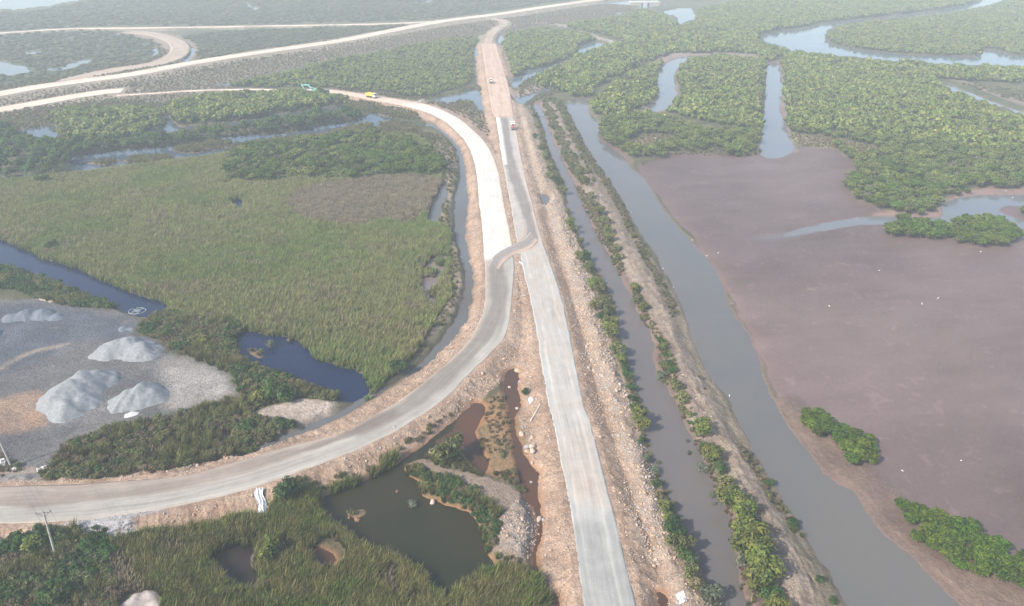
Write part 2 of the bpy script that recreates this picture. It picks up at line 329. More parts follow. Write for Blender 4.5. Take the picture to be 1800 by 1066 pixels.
# --- embankments under the roads
rA_l, rA_r = edges(roadA_L, roadA_R, RZ); rB_o, rB_i = edges(roadB_O, roadB_I, RZ)
polyA = np.r_[rA_l, rA_r[::-1]]; polyB = np.r_[rB_o, rB_i[::-1]]
SX, SY = GX + w3 * 1.0, GY + w4 * 1.0
EARTH_A, EARTH_B = (.315, .208, .142), (.425, .302, .218)
rock = fbm(GX, GY, 2.2, 4, 41)
rough = fbm(GX, GY, 5.0, 4, 45)
inroad = np.full(GX.shape, -25., np.float32)
def embank(poly, top, width, flat=1.3, ca=EARTH_A, cb=EARTH_B, lump=.55, under=None, colr=1.0):
    global HGT, inroad
    d = sdist(poly, SX, SY, 26)
    dd = sdist(poly, GX, GY, 26)
    e = np.clip((-d - flat) / width, 0, 1.3)
    if top > 2.1 and top < 2.3:
        al = lalong(poly[:len(poly) // 2], GX, GY)
        rill = fbm(al * .8 + w3 * 1.0, d * .12, 1.0, 3, 47) - .5
    else: rill = 0 * d
    prof = top * (1 - e) + (rill * .9 + (n_fine - .5) * .45) * sst(.8, 2.5, -d) + (rock - .5) * lump * sst(0.4, 2.0, -d) + (rough - .5) * lump * 1.5 * sst(0.4, 3.0, -d)
    prof = np.where(dd > .25, top - .16, np.where(dd > -.4, np.minimum(prof, top + .05), prof))
    m = prof > HGT
    wgt = sst(1.18, .85, e + (n_mid - .5) * .5)
    c = setc(ca, cb, sst(.3, .7, rock * .6 + n_mid * .4)) * (1 + rill * .35)[..., None]
    CLR[..., :3] = np.where((wgt > 0)[..., None], CLR[..., :3] * (1 - wgt[..., None] * colr) + c * wgt[..., None] * colr, CLR[..., :3])
    CLR[..., 3] *= (1 - wgt)
    HGT = np.where(m, prof, HGT)
    HGT = np.where(dd > .25, np.minimum(HGT, top - .16), HGT)
    inroad = np.maximum(inroad, dd)
    return d
embank(polyB, RZ, 5.5)
embank(polyA, RZ, 5.5)
far_polys = []
for (c, hw), top, wd in ((roadF1, 2.0, 7), (roadF2, 2.6, 12), (roadF3, 1.6, 9), (roadUp, 1.8, 6)):
    a, b = ribbon_poly(c, hw, top); far_polys.append((a, b, top))
    embank(np.r_[a, b[::-1]], top, wd, 2.0, (.33, .26, .20), (.25, .21, .14), .4, colr=.85)
a, b = ribbon_poly(trackT[0], trackT[1], 1.2); trk = (a, b, 1.2)
embank(np.r_[a, b[::-1]], 1.2, 3.0, .8, (.30, .23, .18), (.24, .2, .15), .2, colr=.7)
a, b = ribbon_poly(loopR[0], loopR[1], 1.5); lp = (a, b, 1.5)
embank(np.r_[a, b[::-1]], 1.5, 7.0, 1.0, (.27, .19, .15), (.23, .18, .14), .3)
# median between the two carriageways is filled with rubble
med = np.r_[P(*np.array([(906,446),(914,470),(922,500),(930,540),(938,580),(944,630),(930,640),(915,650),(895,650),(870,690),(840,705),(815,725),(775,735)], float).T, 1.2), P(*np.array([(780,712),(819,672),(866,628),(890,600),(900,562),(904,510),(905,470)], float).T, 2.0)]
# --- spoil ridges beside the straight road
def ridge(pts, hw, hh, ca, cb, z=1.0, lump=.9, colw=1.2, skew=0.0, sm=4):
    global HGT
    ln = smooth(P(*np.array(pts, float).T, z), sm, False)
    d, s = ldist(ln, SX, SY, 22)
    prof = hh * (1 - np.clip(d / hw, 0, 1.4) ** 1.5) + (n_fine - .5) * .7 + (rock - .5) * lump + (rough - .5) * lump * .8
    w = sst(colw, colw * .7, d / hw + (n_mid - .5) * .4)
    m = (prof > HGT) & (inroad < -.4) & (d < hw * 1.4)
    HGT = np.where(m, prof, HGT)
    c = setc(ca, cb, sst(.3, .7, rock * .7 + n_mid * .3))
    w = np.where(inroad < -.3, w, 0)
    CLR[..., :3] = CLR[..., :3] * (1 - w[..., None]) + c * w[..., None]
    return d, s, w
RID = [(915,190),(926,215),(936,255),(948,300),(962,330),(970,350),(984,390),(998,434),(1010,468),(1022,502),(1032,540),(1042,575),(1054,620),(1070,665),(1086,704),(1105,765),(1120,817),(1134,870),(1150,920),(1170,970),(1198,1020),(1215,1066),(1240,1150)]
ridge(RID, 4.2, 2.0, (.30, .22, .16), (.42, .32, .24), 1.2, lump=1.1)
GRV = [(958,378),(970,415),(981,451),(993,485),(1005,519),(1019,566),(1031,610),(1042,655),(1056,706),(1073,757),(1089,807),(1104,850),(1117,888),(1138,940),(1154,1000),(1170,1066)]
ln = smooth(P(*np.array(GRV, float).T, .8), 4, False)
dg, sg = ldist(ln, SX, SY, 12)
HGT = np.where(inroad < -.6, np.minimum(HGT, np.maximum(.35, .45 + dg * .55 + (rock - .5) * .35)), HGT)
w = np.exp(-(dg / 1.0) ** 2) * .75 * (rough > .42)
CLR[..., :3] = CLR[..., :3] * (1 - w[..., None]) + np.array((.30, .19, .125)) * w[..., None]
w = np.exp(-((dg - 2.2 * (sg < 0)) / 1.5) ** 2) * (sg < 0) * .6 * sst(.35, .6, n_mid)
CLR[..., :3] = CLR[..., :3] * (1 - w[..., None]) + np.array((.29, .25, .235)) * w[..., None]
# middle dike between the canals
DIKE = [(966,178),(985,215),(1003,250),(1022,290),(1045,330),(1068,372),(1094,420),(1120,465),(1144,505),(1166,550),(1188,600),(1215,665),(1245,728),(1284,790),(1313,848),(1344,902),(1366,959),(1392,1010),(1415,1066),(1450,1150)]
dk, sk, wk = ridge(DIKE, 7.2, 2.3, (.20, .15, .112), (.285, .225, .172), 1.6, lump=.8, colw=1.05)
streak = fbm(dk * sk * 1.3 + w3 * 1.5, GY * .16, 1.0, 4, 61)
CLR[..., :3] *= 1 + ((streak - .5) * 1.1 * wk)[..., None]
HGT += (streak - .5) * .7 * wk * (dk < 5.5)
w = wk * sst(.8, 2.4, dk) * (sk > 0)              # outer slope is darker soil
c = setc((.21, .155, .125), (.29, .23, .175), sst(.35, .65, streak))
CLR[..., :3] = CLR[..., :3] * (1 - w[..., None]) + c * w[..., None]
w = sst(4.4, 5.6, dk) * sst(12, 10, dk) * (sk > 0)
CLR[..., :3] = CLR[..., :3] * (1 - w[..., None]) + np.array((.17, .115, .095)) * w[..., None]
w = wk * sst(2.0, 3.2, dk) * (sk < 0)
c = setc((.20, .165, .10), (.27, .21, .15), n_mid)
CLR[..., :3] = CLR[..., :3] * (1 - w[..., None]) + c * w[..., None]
# causeway across the channel, top of the straight road
ridge([(905,168),(925,163),(950,150),(975,138)], 6, 1.6, (.30, .23, .185), (.35, .28, .22), 1.2)
ridge([(940,40),(975,42),(1010,50),(1050,66),(1080,74),(1070,82),(1040,90)], 4, 1.3, (.38, .31, .25), (.30, .26, .19), 1.0)
ridge([(1180,95),(1250,92),(1330,97)], 3, .8, (.3, .22, .19), (.26, .2, .17), .5)
paint(WHITEPATCH, (.40, .385, .375), (.34, .32, .30), 1.0, 1.4)
paint(GREYTOP, (.31, .28, .26), (.27, .24, .22), 1.5, 1.0)

# --- carve the water
WD = np.full((len(WATER), NY, NX), -9., np.float32)
wet_all = np.full(GX.shape, -25., np.float32)
for i, (nm, key, pts, slope) in enumerate(WATER):
    far = pts[:, 1].mean() < 130
    d = sdist(WP(pts, 0, 3), GX + (w1 * (1.2 if slope < .2 else 2.0) + w3 * 1.6) * (1 if not far else 2.2), GY + (w2 * 1.2 + w4 * 1.6) * (1 if not far else 2.2), 12)
    WD[i] = d
    wet_all = np.maximum(wet_all, d)
    bank = np.maximum(-d, 0) * slope + np.where(d < 0, .015, 0) + np.maximum(-d - (.6 if slope > .3 else 2.0), 0) * .5
    lim = np.where(d > 0, -np.minimum(d * .4 + .04, 1.6), np.maximum(bank, .02))
    HGT = np.where(d > -11.5, np.minimum(HGT, lim), HGT)
    near = sst(-1.6, .2, d)
    if key in ('rust', 'green'):
        tint = np.array((.24, .115, .05))
    elif key in ('canal_out', 'canal_in', 'creek', 'mudpool'):
        tint = np.array((.155, .105, .085))
    else:
        tint = np.array((.10, .075, .055))
    nz = near * .8
    CLR[..., :3] = CLR[..., :3] * (1 - nz[..., None]) + tint * nz[..., None]
    CLR[..., 3] = np.maximum(CLR[..., 3], near * .6)
HGT = np.where((wet_all < 0) & (HGT < .02), .02, HGT)
ISLETS = [[(301,263),(330,253),(400,247),(404,258),(330,270)], [(222,279),(260,273),(306,274),(262,286),(223,288)], [(405,258),(440,250),(520,240),(560,238),(556,244),(500,250),(440,262)], [(575,232),(610,222),(650,216),(655,222),(620,232),(590,240)], [(150,286),(190,280),(215,281),(190,290)], [(340,226),(370,221),(400,218),(398,224),(360,230)], [(450,214),(500,206),(520,204),(500,211)], [(604,906),(625,900),(640,906),(632,915),(612,915)], [(745,478),(758,474),(768,480),(756,488)], [(748,512),(762,505),(772,512),(758,520)], [(758,462),(770,458),(782,462),(770,467)], [(430,618),(445,612),(462,622),(450,630)], [(790,182),(815,180),(825,188),(800,192)]]
for pts in ISLETS:
    d = sdist(WP(pts, .2, 3), WX, WY, 6); w = sst(-.6, 1.0, d)
    HGT = np.maximum(HGT, w * .5 - .15); wet_all = np.where(d > .3, np.minimum(wet_all, -d), wet_all)
    CLR[..., :3] = CLR[..., :3] * (1 - w[..., None]) + np.array((.17, .125, .075)) * w[..., None]
# the shallow streak that fades out towards the canal
dl, _ = ldist(smooth(P(*np.array([(1440,399),(1412,410),(1370,417),(1330,421),(1285,420)], float).T, 0), 4, False), GX + w3 * 2, GY + w4 * 1.5)
w = np.exp(-(dl / 2.2) ** 2) * sst(P(1280, 420)[0], P(1400, 411)[0], GX) * mudw
CLR[..., 3] += w * .9; CLR[..., :3] = CLR[..., :3] * (1 - .4 * w[..., None]) + np.array((.13, .12, .12)) * .4 * w[..., None]

# ------------------------------------------------------------------ materials
def mat(name):
    m = bpy.data.materials.new(name); m.use_nodes = True
    nt = m.node_tree; b = nt.nodes['Principled BSDF']
    return m, nt, b
def N(nt, t, **k):
    n = nt.nodes.new(t)
    for a, v in k.items(): setattr(n, a, v)
    return n
def noise_node(nt, scale, detail=4, rough=.6, coord=None, out='Fac'):
    n = N(nt, 'ShaderNodeTexNoise'); n.inputs['Scale'].default_value = scale; n.inputs['Detail'].default_value = detail; n.inputs['Roughness'].default_value = rough
    if coord is not None: nt.links.new(coord, n.inputs['Vector'])
    return n.outputs[out]
def mapr(nt, src, a, b, c, d):
    n = N(nt, 'ShaderNodeMapRange'); nt.links.new(src, n.inputs[0])
    for i, v in enumerate((a, b, c, d)): n.inputs[i + 1].default_value = v
    return n.outputs[0]
def mul(nt, colr, fac):
    n = N(nt, 'ShaderNodeVectorMath', operation='SCALE'); nt.links.new(colr, n.inputs[0]); nt.links.new(fac, n.inputs['Scale']); return n.outputs[0]
def math2(nt, op, a, b):
    n = N(nt, 'ShaderNodeMath', operation=op)
    for i, v in enumerate((a, b)):
        if isinstance(v, (int, float)): n.inputs[i].default_value = v
        else: nt.links.new(v, n.inputs[i])
    return n.outputs[0]
def bump(nt, b, h, strength, dist):
    n = N(nt, 'ShaderNodeBump'); n.inputs['Strength'].default_value = strength; n.inputs['Distance'].default_value = dist
    nt.links.new(h, n.inputs['Height']); nt.links.new(n.outputs[0], b.inputs['Normal'])

def flat(name, c, rough=.7, var=.12, scale=1.5, metal=0.0):
    m, nt, b = mat(name)
    co = N(nt, 'ShaderNodeTexCoord').outputs['Object']
    f = mapr(nt, noise_node(nt, scale, 5, .6, co), .25, .75, 1 - var, 1 + var)
    rgb = N(nt, 'ShaderNodeRGB'); rgb.outputs[0].default_value = (*c, 1)
    nt.links.new(mul(nt, rgb.outputs[0], f), b.inputs['Base Color'])
    b.inputs['Roughness'].default_value = rough; b.inputs['Metallic'].default_value = metal
    return m

M_ground, nt, b = mat('ground_soil')
at = N(nt, 'ShaderNodeAttribute', attribute_name='col')
pos = N(nt, 'ShaderNodeNewGeometry').outputs['Position']
f1 = mapr(nt, noise_node(nt, .9, 6, .75, pos), .3, .7, .66, 1.34)
f2 = mapr(nt, noise_node(nt, 3.0, 4, .75, pos), .3, .7, .62, 1.38)
f3 = mapr(nt, noise_node(nt, .12, 5, .6, pos), .3, .7, .86, 1.14)
dry = mapr(nt, at.outputs['Alpha'], 0, .7, 1.0, .30)
ff = math2(nt, 'MULTIPLY', math2(nt, 'MULTIPLY', f1, f2), f3)
ff = math2(nt, 'ADD', math2(nt, 'MULTIPLY', math2(nt, 'SUBTRACT', ff, 1.0), dry), 1.0)
nt.links.new(mul(nt, at.outputs['Color'], ff), b.inputs['Base Color'])
nt.links.new(mapr(nt, at.outputs['Alpha'], 0, 1.5, .95, .17), b.inputs['Roughness'])
b.inputs['Specular IOR Level'].default_value = .35
hb = math2(nt, 'ADD', noise_node(nt, 1.3, 6, .7, pos), math2(nt, 'MULTIPLY', noise_node(nt, 5.0, 3, .7, pos), .4))
hb = math2(nt, 'MULTIPLY', hb, mapr(nt, at.outputs['Alpha'], 0, .8, 1.0, .08))
bump(nt, b, hb, 1.0, .6)

def water_mat(name, c, c2, rough=.06, ripple=.03, rs=.8):
    m, nt, b = mat(name)
    pos = N(nt, 'ShaderNodeNewGeometry').outputs['Position']
    mx = N(nt, 'ShaderNodeMix', data_type='RGBA')
    mx.inputs[6].default_value = (*c, 1); mx.inputs[7].default_value = (*c2, 1)
    nt.links.new(mapr(nt, noise_node(nt, .035, 4, .55, pos), .35, .65, 0, 1), mx.inputs[0])
    nt.links.new(mx.outputs[2], b.inputs['Base Color'])
    b.inputs['Roughness'].default_value = rough; b.inputs['IOR'].default_value = 1.333
    b.inputs['Specular IOR Level'].default_value = .5
    mp = N(nt, 'ShaderNodeMapping'); mp.inputs['Scale'].default_value = (rs, rs * 2.2, 1); mp.inputs['Rotation'].default_value = (0, 0, .5)
    nt.links.new(pos, mp.inputs[0])
    bump(nt, b, noise_node(nt, 1.0, 4, .6, mp.outputs[0]), ripple, .5)
    return m
WM = {
 'canal_in': water_mat('silty_canal_water', (.135, .115, .105), (.115, .105, .10)),
 'canal_out': water_mat('grey_canal_water', (.13, .12, .108), (.11, .112, .11)),
 'creek': water_mat('creek_water', (.15, .15, .15), (.13, .14, .15)),
 'river': water_mat('river_water', (.12, .15, .17), (.10, .13, .15)),
 'far': water_mat('channel_water', (.10, .13, .15), (.09, .12, .14)),
 'marsh': water_mat('marsh_water', (.13, .15, .15), (.11, .14, .13)),
 'mid': water_mat('lagoon_water', (.045, .065, .095), (.06, .08, .10)),
 'blue': water_mat('deep_blue_water', (.004, .012, .045), (.007, .016, .048), .10, .08, 1.6),
 'slope': water_mat('ditch_water', (.11, .115, .115), (.10, .09, .08)),
 'mudpool': water_mat('muddy_pool_water', (.17, .135, .13), (.15, .125, .12)),
 'dark': water_mat('dark_pool_water', (.016, .016, .018), (.03, .018, .012)),
 'green': water_mat('green_pond_water', (.016, .021, .008), (.034, .024, .009)),
 'rust': water_mat('rusty_ditch_water', (.060, .034, .024), (.095, .042, .020)),
}

def set_col(me, name, arr):
    a = me.color_attributes.new(name, 'FLOAT_COLOR', 'POINT')
    a.data.foreach_set('color', np.ascontiguousarray(arr, np.float32).ravel())
def grid_mesh(name, V, NYr, NXr, mask=None):
    idx = np.arange(NYr * NXr).reshape(NYr, NXr)
    q = np.stack([idx[:-1, :-1], idx[:-1, 1:], idx[1:, 1:], idx[1:, :-1]], -1).reshape(-1, 4)
    if mask is not None:
        q = q[mask.reshape(-1)]
        u, inv = np.unique(q, return_inverse=True)
        V = V[u]; q = inv.reshape(-1, 4)
    return raw_mesh(name, V, q, 4), (u if mask is not None else None)
def raw_mesh(name, V, Fc, k):
    me = bpy.data.meshes.new(name)
    me.vertices.add(len(V)); me.vertices.foreach_set('co', np.ascontiguousarray(V, np.float32).ravel())
    n = len(Fc)
    me.loops.add(n * k); me.loops.foreach_set('vertex_index', np.ascontiguousarray(Fc, np.int32).ravel())
    me.polygons.add(n); me.polygons.foreach_set('loop_start', np.arange(0, n * k, k, dtype=np.int32))
    try: me.polygons.foreach_set('loop_total', np.full(n, k, np.int32))
    except Exception: pass
    me.update(calc_edges=True); me.validate()
    return me
def link(name, me, m=None, parent=None):
    o = bpy.data.objects.new(name, me); COL.objects.link(o)
    if m is not None and me is not None and len(me.materials) == 0: me.materials.append(m)
    if parent is not None: o.parent = parent
    return o
def tag(o, label=None, cat=None, group=None, kind=None):
    if label: o['label'] = label
    if cat: o['category'] = cat
    if group: o['group'] = group
    if kind: o['kind'] = kind
    return o
def smooth_me(me): me.polygons.foreach_set('use_smooth', np.ones(len(me.polygons), bool))

V = np.stack([GX, GY, HGT], -1).reshape(-1, 3)
me, _ = grid_mesh('ground', V, NY, NX)
set_col(me, 'col', np.clip(CLR, 0.004, 1.6).reshape(-1, 4)); smooth_me(me)
tag(link('ground', me, M_ground), kind='structure')

def HT(x, y):
    """ground height, water depth field and road field at world points"""
    x = np.asarray(x, float); y = np.asarray(y, float)
    r = np.interp(y, rowY, np.arange(NY)); dpt = y * ct + CH * st
    c = np.interp(x / dpt, colk, np.arange(NX))
    r0 = np.clip(r.astype(int), 0, NY - 2); c0 = np.clip(c.astype(int), 0, NX - 2)
    fr, fc = r - r0, c - c0
    def bl(A): return (A[r0, c0] * (1 - fc) + A[r0, c0 + 1] * fc) * (1 - fr) + (A[r0 + 1, c0] * (1 - fc) + A[r0 + 1, c0 + 1] * fc) * fr
    return bl(HGT), bl(wet_all), bl(inroad)
def hz(x, y): return float(HT(np.array([x]), np.array([y]))[0][0])

# water sheets: cells of the same fan grid, at the water level
bestd = WD.max(0)
WDb = WD.copy()
for i, (nm, key, pts, slope) in enumerate(WATER):
    if key == 'rust' and nm == 'pond': WDb[i] = np.where(WD[i] > -1.0 + (n_mid - .5) * 3, WD[i] + 60, WD[i])
best = WDb.argmax(0)
cell_best = best[:-1, :-1]
cellmax = np.maximum.reduce([bestd[:-1, :-1], bestd[1:, :-1], bestd[:-1, 1:], bestd[1:, 1:]])
VW = np.stack([GX, GY, np.zeros_like(GX)], -1).reshape(-1, 3)
for i, (nm, key, pts, slope) in enumerate(WATER):
    mk = (cell_best == i) & (cellmax > -1.2)
    if not mk.any(): continue
    me, _ = grid_mesh(nm, VW, NY, NX, mk)
    tag(link(nm, me, WM[key]), kind='structure')

# ------------------------------------------------------------------ roads
M_road, nt, b = mat('road_gravel')
at = N(nt, 'ShaderNodeAttribute', attribute_name='col')
uv = N(nt, 'ShaderNodeUVMap', uv_map='uv').outputs[0]
mp = N(nt, 'ShaderNodeMapping'); mp.inputs['Scale'].default_value = (1.0, .035, 1); nt.links.new(uv, mp.inputs[0])
pos = N(nt, 'ShaderNodeNewGeometry').outputs['Position']
a1 = mapr(nt, noise_node(nt, 1.6, 5, .65, mp.outputs[0]), .3, .7, .86, 1.14)
a2 = mapr(nt, noise_node(nt, .35, 6, .65, pos), .3, .7, .90, 1.10)
a3 = mapr(nt, noise_node(nt, 5.0, 4, .7, pos), .3, .7, .88, 1.12)
nt.links.new(mul(nt, at.outputs['Color'], math2(nt, 'MULTIPLY', math2(nt, 'MULTIPLY', a1, a2), a3)), b.inputs['Base Color'])
b.inputs['Roughness'].default_value = .92; b.inputs['Specular IOR Level'].default_value = .2
bump(nt, b, math2(nt, 'ADD', noise_node(nt, 2.5, 5, .7, pos), noise_node(nt, 2.2, 4, .6, mp.outputs[0])), .35, .12)

def resample(p, k):
    s = np.r_[0, np.cumsum(np.linalg.norm(np.diff(p, axis=0), axis=1))]
    u = np.linspace(0, s[-1], k); return np.stack([np.interp(u, s, p[:, 0]), np.interp(u, s, p[:, 1])], 1)
def road(name, a, b_, z, colfn, nacross=22, step=1.6, crown=.04):
    """a, b_: matched edge points (world); colfn(u01, across_m, along_m, X, Y) -> rgb"""
    # densify keeping the pairing
    c = (a + b_) / 2
    s = np.r_[0, np.cumsum(np.linalg.norm(np.diff(c, axis=0), axis=1))]
    k = max(4, int(s[-1] / step)); t = np.linspace(0, s[-1], k)
    A = np.stack([np.interp(t, s, a[:, j]) for j in (0, 1)], 1); B = np.stack([np.interp(t, s, b_[:, j]) for j in (0, 1)], 1)
    u = np.linspace(0, 1, nacross)
    # ragged edges
    ja = (fbm(t, t * 0 + 3, 3.0, 3, 5) - .5) * .7; jb = (fbm(t, t * 0 + 9, 3.0, 3, 8) - .5) * .7
    wid = np.linalg.norm(B - A, axis=1)[:, None]
    dirn = (B - A) / wid
    A = A - dirn * ja[:, None]; B = B + dirn * jb[:, None]
    XY = A[:, None] * (1 - u[None, :, None]) + B[:, None] * u[None, :, None]
    Z = z + crown * (1 - (2 * u - 1) ** 2)[None] + (fbm(XY[..., 0], XY[..., 1], 4, 3, 77) - .5) * .07
    # skirts
    XYs = np.concatenate([XY[:, :1], XY, XY[:, -1:]], 1)
    Zs = np.concatenate([Z[:, :1] * 0 + z - .7, Z, Z[:, -1:] * 0 + z - .7], 1)
    uu = np.r_[0, u, 1]
    Vv = np.concatenate([XYs, Zs[..., None]], -1)
    me, _ = grid_mesh(name, Vv.reshape(-1, 3), k, nacross + 2)
    rgb = colfn(uu[None].repeat(k, 0), uu[None] * wid, t[:, None].repeat(len(uu), 1), XYs[..., 0], XYs[..., 1])
    set_col(me, 'col', np.concatenate([np.clip(rgb, 0, 1), np.ones(rgb.shape[:2] + (1,))], -1).reshape(-1, 4))
    uvl = me.uv_layers.new(name='uv')
    li = np.empty(len(me.loops), np.int32); me.loops.foreach_get('vertex_index', li)
    uvs = np.stack([(uu[None] * wid), t[:, None].repeat(len(uu), 1)], -1).reshape(-1, 2)[li]
    uvl.data.foreach_set('uv', uvs.astype(np.float32).ravel())
    smooth_me(me)
    return tag(link(name, me, M_road), kind='structure')
def mixc(c, d, w): return c * (1 - w[..., None]) + np.array(d) * w[..., None]
def band(u, c, w): return np.exp(-((u - c) / w) ** 2)
def Yof(py, z=RZ): return float(P(900, py, z)[1])
crossW = smooth(P(*np.array(cross, float).T, RZ), 6, False)
darkA = smooth(P(*np.array([(885,205),(890,250),(899,294),(915,340),(928,372),(938,400),(936,416),(926,428),(906,437)], float).T, RZ), 6, False)
darkB = smooth(P(*np.array([(906,437),(890,446),(876,458),(872,474),(877,500),(876,530),(866,565),(845,598),(815,630),(770,672),(735,700),(690,728),(640,755)], float).T, RZ), 6, False)
wetB = smooth(P(*np.array([(690,728),(640,752),(560,783),(480,806),(400,830),(320,850),(240,866),(160,875),(60,880),(-160,884)], float).T, RZ), 6, False)

def colA(u, ac, al, X, Y):
    n = fbm(X, Y, 7, 4, 13); st = fbm(u * 9 + 3, al / 45, 1, 3, 15)
    c = np.ones(u.shape + (3,)) * np.array((.50, .475, .45))
    c = mixc(c, (.535, .455, .40), sst(.35, .6, st) * .75)
    c = mixc(c, (.46, .48, .485), sst(.45, .7, n) * .5 + band(u, .08, .08) * .7 + band(u, .93, .06) * .5)
    for p in (.36, .40, .56, .62, .70): c = mixc(c, (.36, .325, .30), band(u + (fbm(al, al * 0 + p * 31, 25, 3, 7) - .5) * .10, p, .013) * .55 * sst(.42, .6, fbm(al, al * 0 + p * 19, 18, 3, 9)))
    for p in (.2, .78): c = mixc(c, (.64, .61, .57), band(u, p, .022) * (fbm(al, al * 0 + p * 9, 14, 3, 3) > .46))
    # newest layer at the near end: blue-grey
    y1 = Yof(895)
    w = sst(y1 + .8, y1 - .8, Y + (n - .5) * 1.5)
    g = np.ones_like(c) * np.array((.375, .385, .385)); g = mixc(g, (.44, .45, .445), sst(.45, .65, n)); g = mixc(g, (.50, .505, .50), band(u, .72, .03) + band(u, .2, .02) * .6)
    c = c * (1 - w[..., None]) + g * w[..., None]
    # beyond the crossing: pale lane with a dark haul band
    w = sst(Yof(438), Yof(432), Y)
    g = np.ones_like(c) * np.array((.50, .47, .45))
    c = c * (1 - w[..., None]) + g * w[..., None]
    d, s = ldist(darkA, X, Y, 15)
    w = sst(3.4, 1.6, d + (n - .5) * 1.2) * (Y < Yof(206))
    c = mixc(c, (.24, .225, .215), w * .85)
    w = sst(4.0, 3.4, d) * sst(2.4, 3.2, d) * (Y > Yof(438)) * (Y < Yof(400)) * (s > 0)
    c = mixc(c, (.5, .33, .24), w * .6)
    w = sst(.30, .16, u) * (Y > Yof(290)) * (Y < Yof(207)); c = mixc(c, (.68, .69, .68), w)
    w = sst(.8, .92, u) * (Y > Yof(430)) * (Y < Yof(215)); c = mixc(c, (.58, .50, .43), w * .8)
    # raw earth at the far end
    w = sst(Yof(208), Yof(205), Y + (n - .5) * 2)
    g = np.ones_like(c) * np.array((.58, .42, .35)); g = mixc(g, (.64, .50, .41), sst(.4, .6, st)); g = mixc(g, (.47, .32, .26), sst(.58, .7, n) * .6)
    c = c * (1 - w[..., None]) + g * w[..., None]
    return c * (.90 + .18 * n[..., None]) * np.array((.80, .765, .71))
def colB(u, ac, al, X, Y):
    n = fbm(X, Y, 7, 4, 23); st = fbm(u * 10 + 3, al / 40, 1, 3, 25)
    c = np.ones(u.shape + (3,)) * np.array((.37, .355, .335))
    c = mixc(c, (.46, .445, .42), sst(.5, .68, st) * .8)
    c = mixc(c, (.47, .37, .30), band(u, .97, .07) * .8 + band(u, .0, .05) * .4)
    for p in (.22, .30, .44, .60, .67, .80): c = mixc(c, (.27, .245, .225), band(u + (fbm(al, al * 0 + p * 37, 25, 3, 7) - .5) * .10, p, .012) * .6 * sst(.42, .6, fbm(al, al * 0 + p * 23, 18, 3, 9)))
    d, s = ldist(darkB, X, Y, 15)
    w = sst(3.4, 1.4, d + (n - .5) * 1.6); c = mixc(c, (.225, .205, .19), w * .8)
    d, s = ldist(wetB, X, Y, 15)
    w = sst(1.7, .8, d + (n - .5) * 2.4) * sst(.3, .5, fbm(al, u * 3, 16, 3, 33)); c = mixc(c, (.20, .165, .148), w * .8)
    w = sst(P(640, 760)[0], P(420, 830)[0], X) * sst(.42, .56, u) * (Y < 140); c = mixc(c, (.32, .275, .245), w * .75)
    # pale lime-stabilised lane beyond the crossing
    dj, sj = ldist(crossW, X, Y, 200)
    yj = Yof(452)
    w = sst(yj - 1, yj + 2.5, Y + (u - .5) * 6 + (n - .5) * 3) * (d > 0)
    g = np.ones_like(c) * np.array((.66, .645, .61)); g = mixc(g, (.60, .60, .585), sst(.45, .65, st) * .6); g = mixc(g, (.64, .53, .42), band(u, 0, .09))
    g = mixc(g, (.62, .47, .37), sst(.6, .9, u) * .0 + sst(Yof(190), Yof(178), Y) * .75)
    c = c * (1 - w[..., None]) + g * w[..., None]
    d, s = ldist(darkB, X, Y, 15)
    w = sst(2.6, 1.2, d + (n - .5) * 1.0) * (Y > Yof(490)); c = mixc(c, (.25, .225, .205), w * .85)
    return c * (.90 + .18 * n[..., None]) * np.array((.86, .825, .765))
road('road', rA_l, rA_r, RZ, colA)
road('road', rB_o, rB_i, RZ, colB)
def colE(u, ac, al, X, Y):
    n = fbm(X, Y, 8, 4, 43); st = fbm(u * 6, al / 30, 1, 3, 45)
    c = np.ones(u.shape + (3,)) * np.array((.60, .475, .37)); c = mixc(c, (.66, .55, .45), sst(.4, .65, st)); c = mixc(c, (.50, .37, .28), sst(.55, .75, n) * .7)
    return c
def colE2(u, ac, al, X, Y): return colE(u, ac, al, X, Y) * np.array((.62, .60, .58))
for (a, b2, top), fn in zip(far_polys, (colE, colE, colE, colE2)): road('dirt_road', a, b2, top, fn, 9, 4.0)
road('dirt_track', trk[0], trk[1], trk[2], colE, 5, 4.0)
road('dirt_road', lp[0], lp[1], lp[2], colE2, 12, 4.0)
# haul crossing over the rubble median
ca = smooth(P(*np.array([(878,474),(886,462),(900,450),(914,445),(934,437),(946,424)], float).T, RZ + .1), 5, False)
cb = smooth(P(*np.array([(860,466),(868,450),(884,439),(903,430),(920,422),(932,408)], float).T, RZ + .1), 5, False)
def colX(u, ac, al, X, Y):
    n = fbm(X, Y, 3, 4, 53)
    c = np.ones(u.shape + (3,)) * np.array((.25, .22, .20)); c = mixc(c, (.50, .36, .27), band(u, .22, .1) * .8 + band(u, .0, .1)); c = mixc(c, (.34, .30, .27), sst(.86, 1, u))
    return c * (.9 + .2 * n[..., None])
road('haul_crossing', ca, cb, RZ + .07, colX, 12, .8, .06)

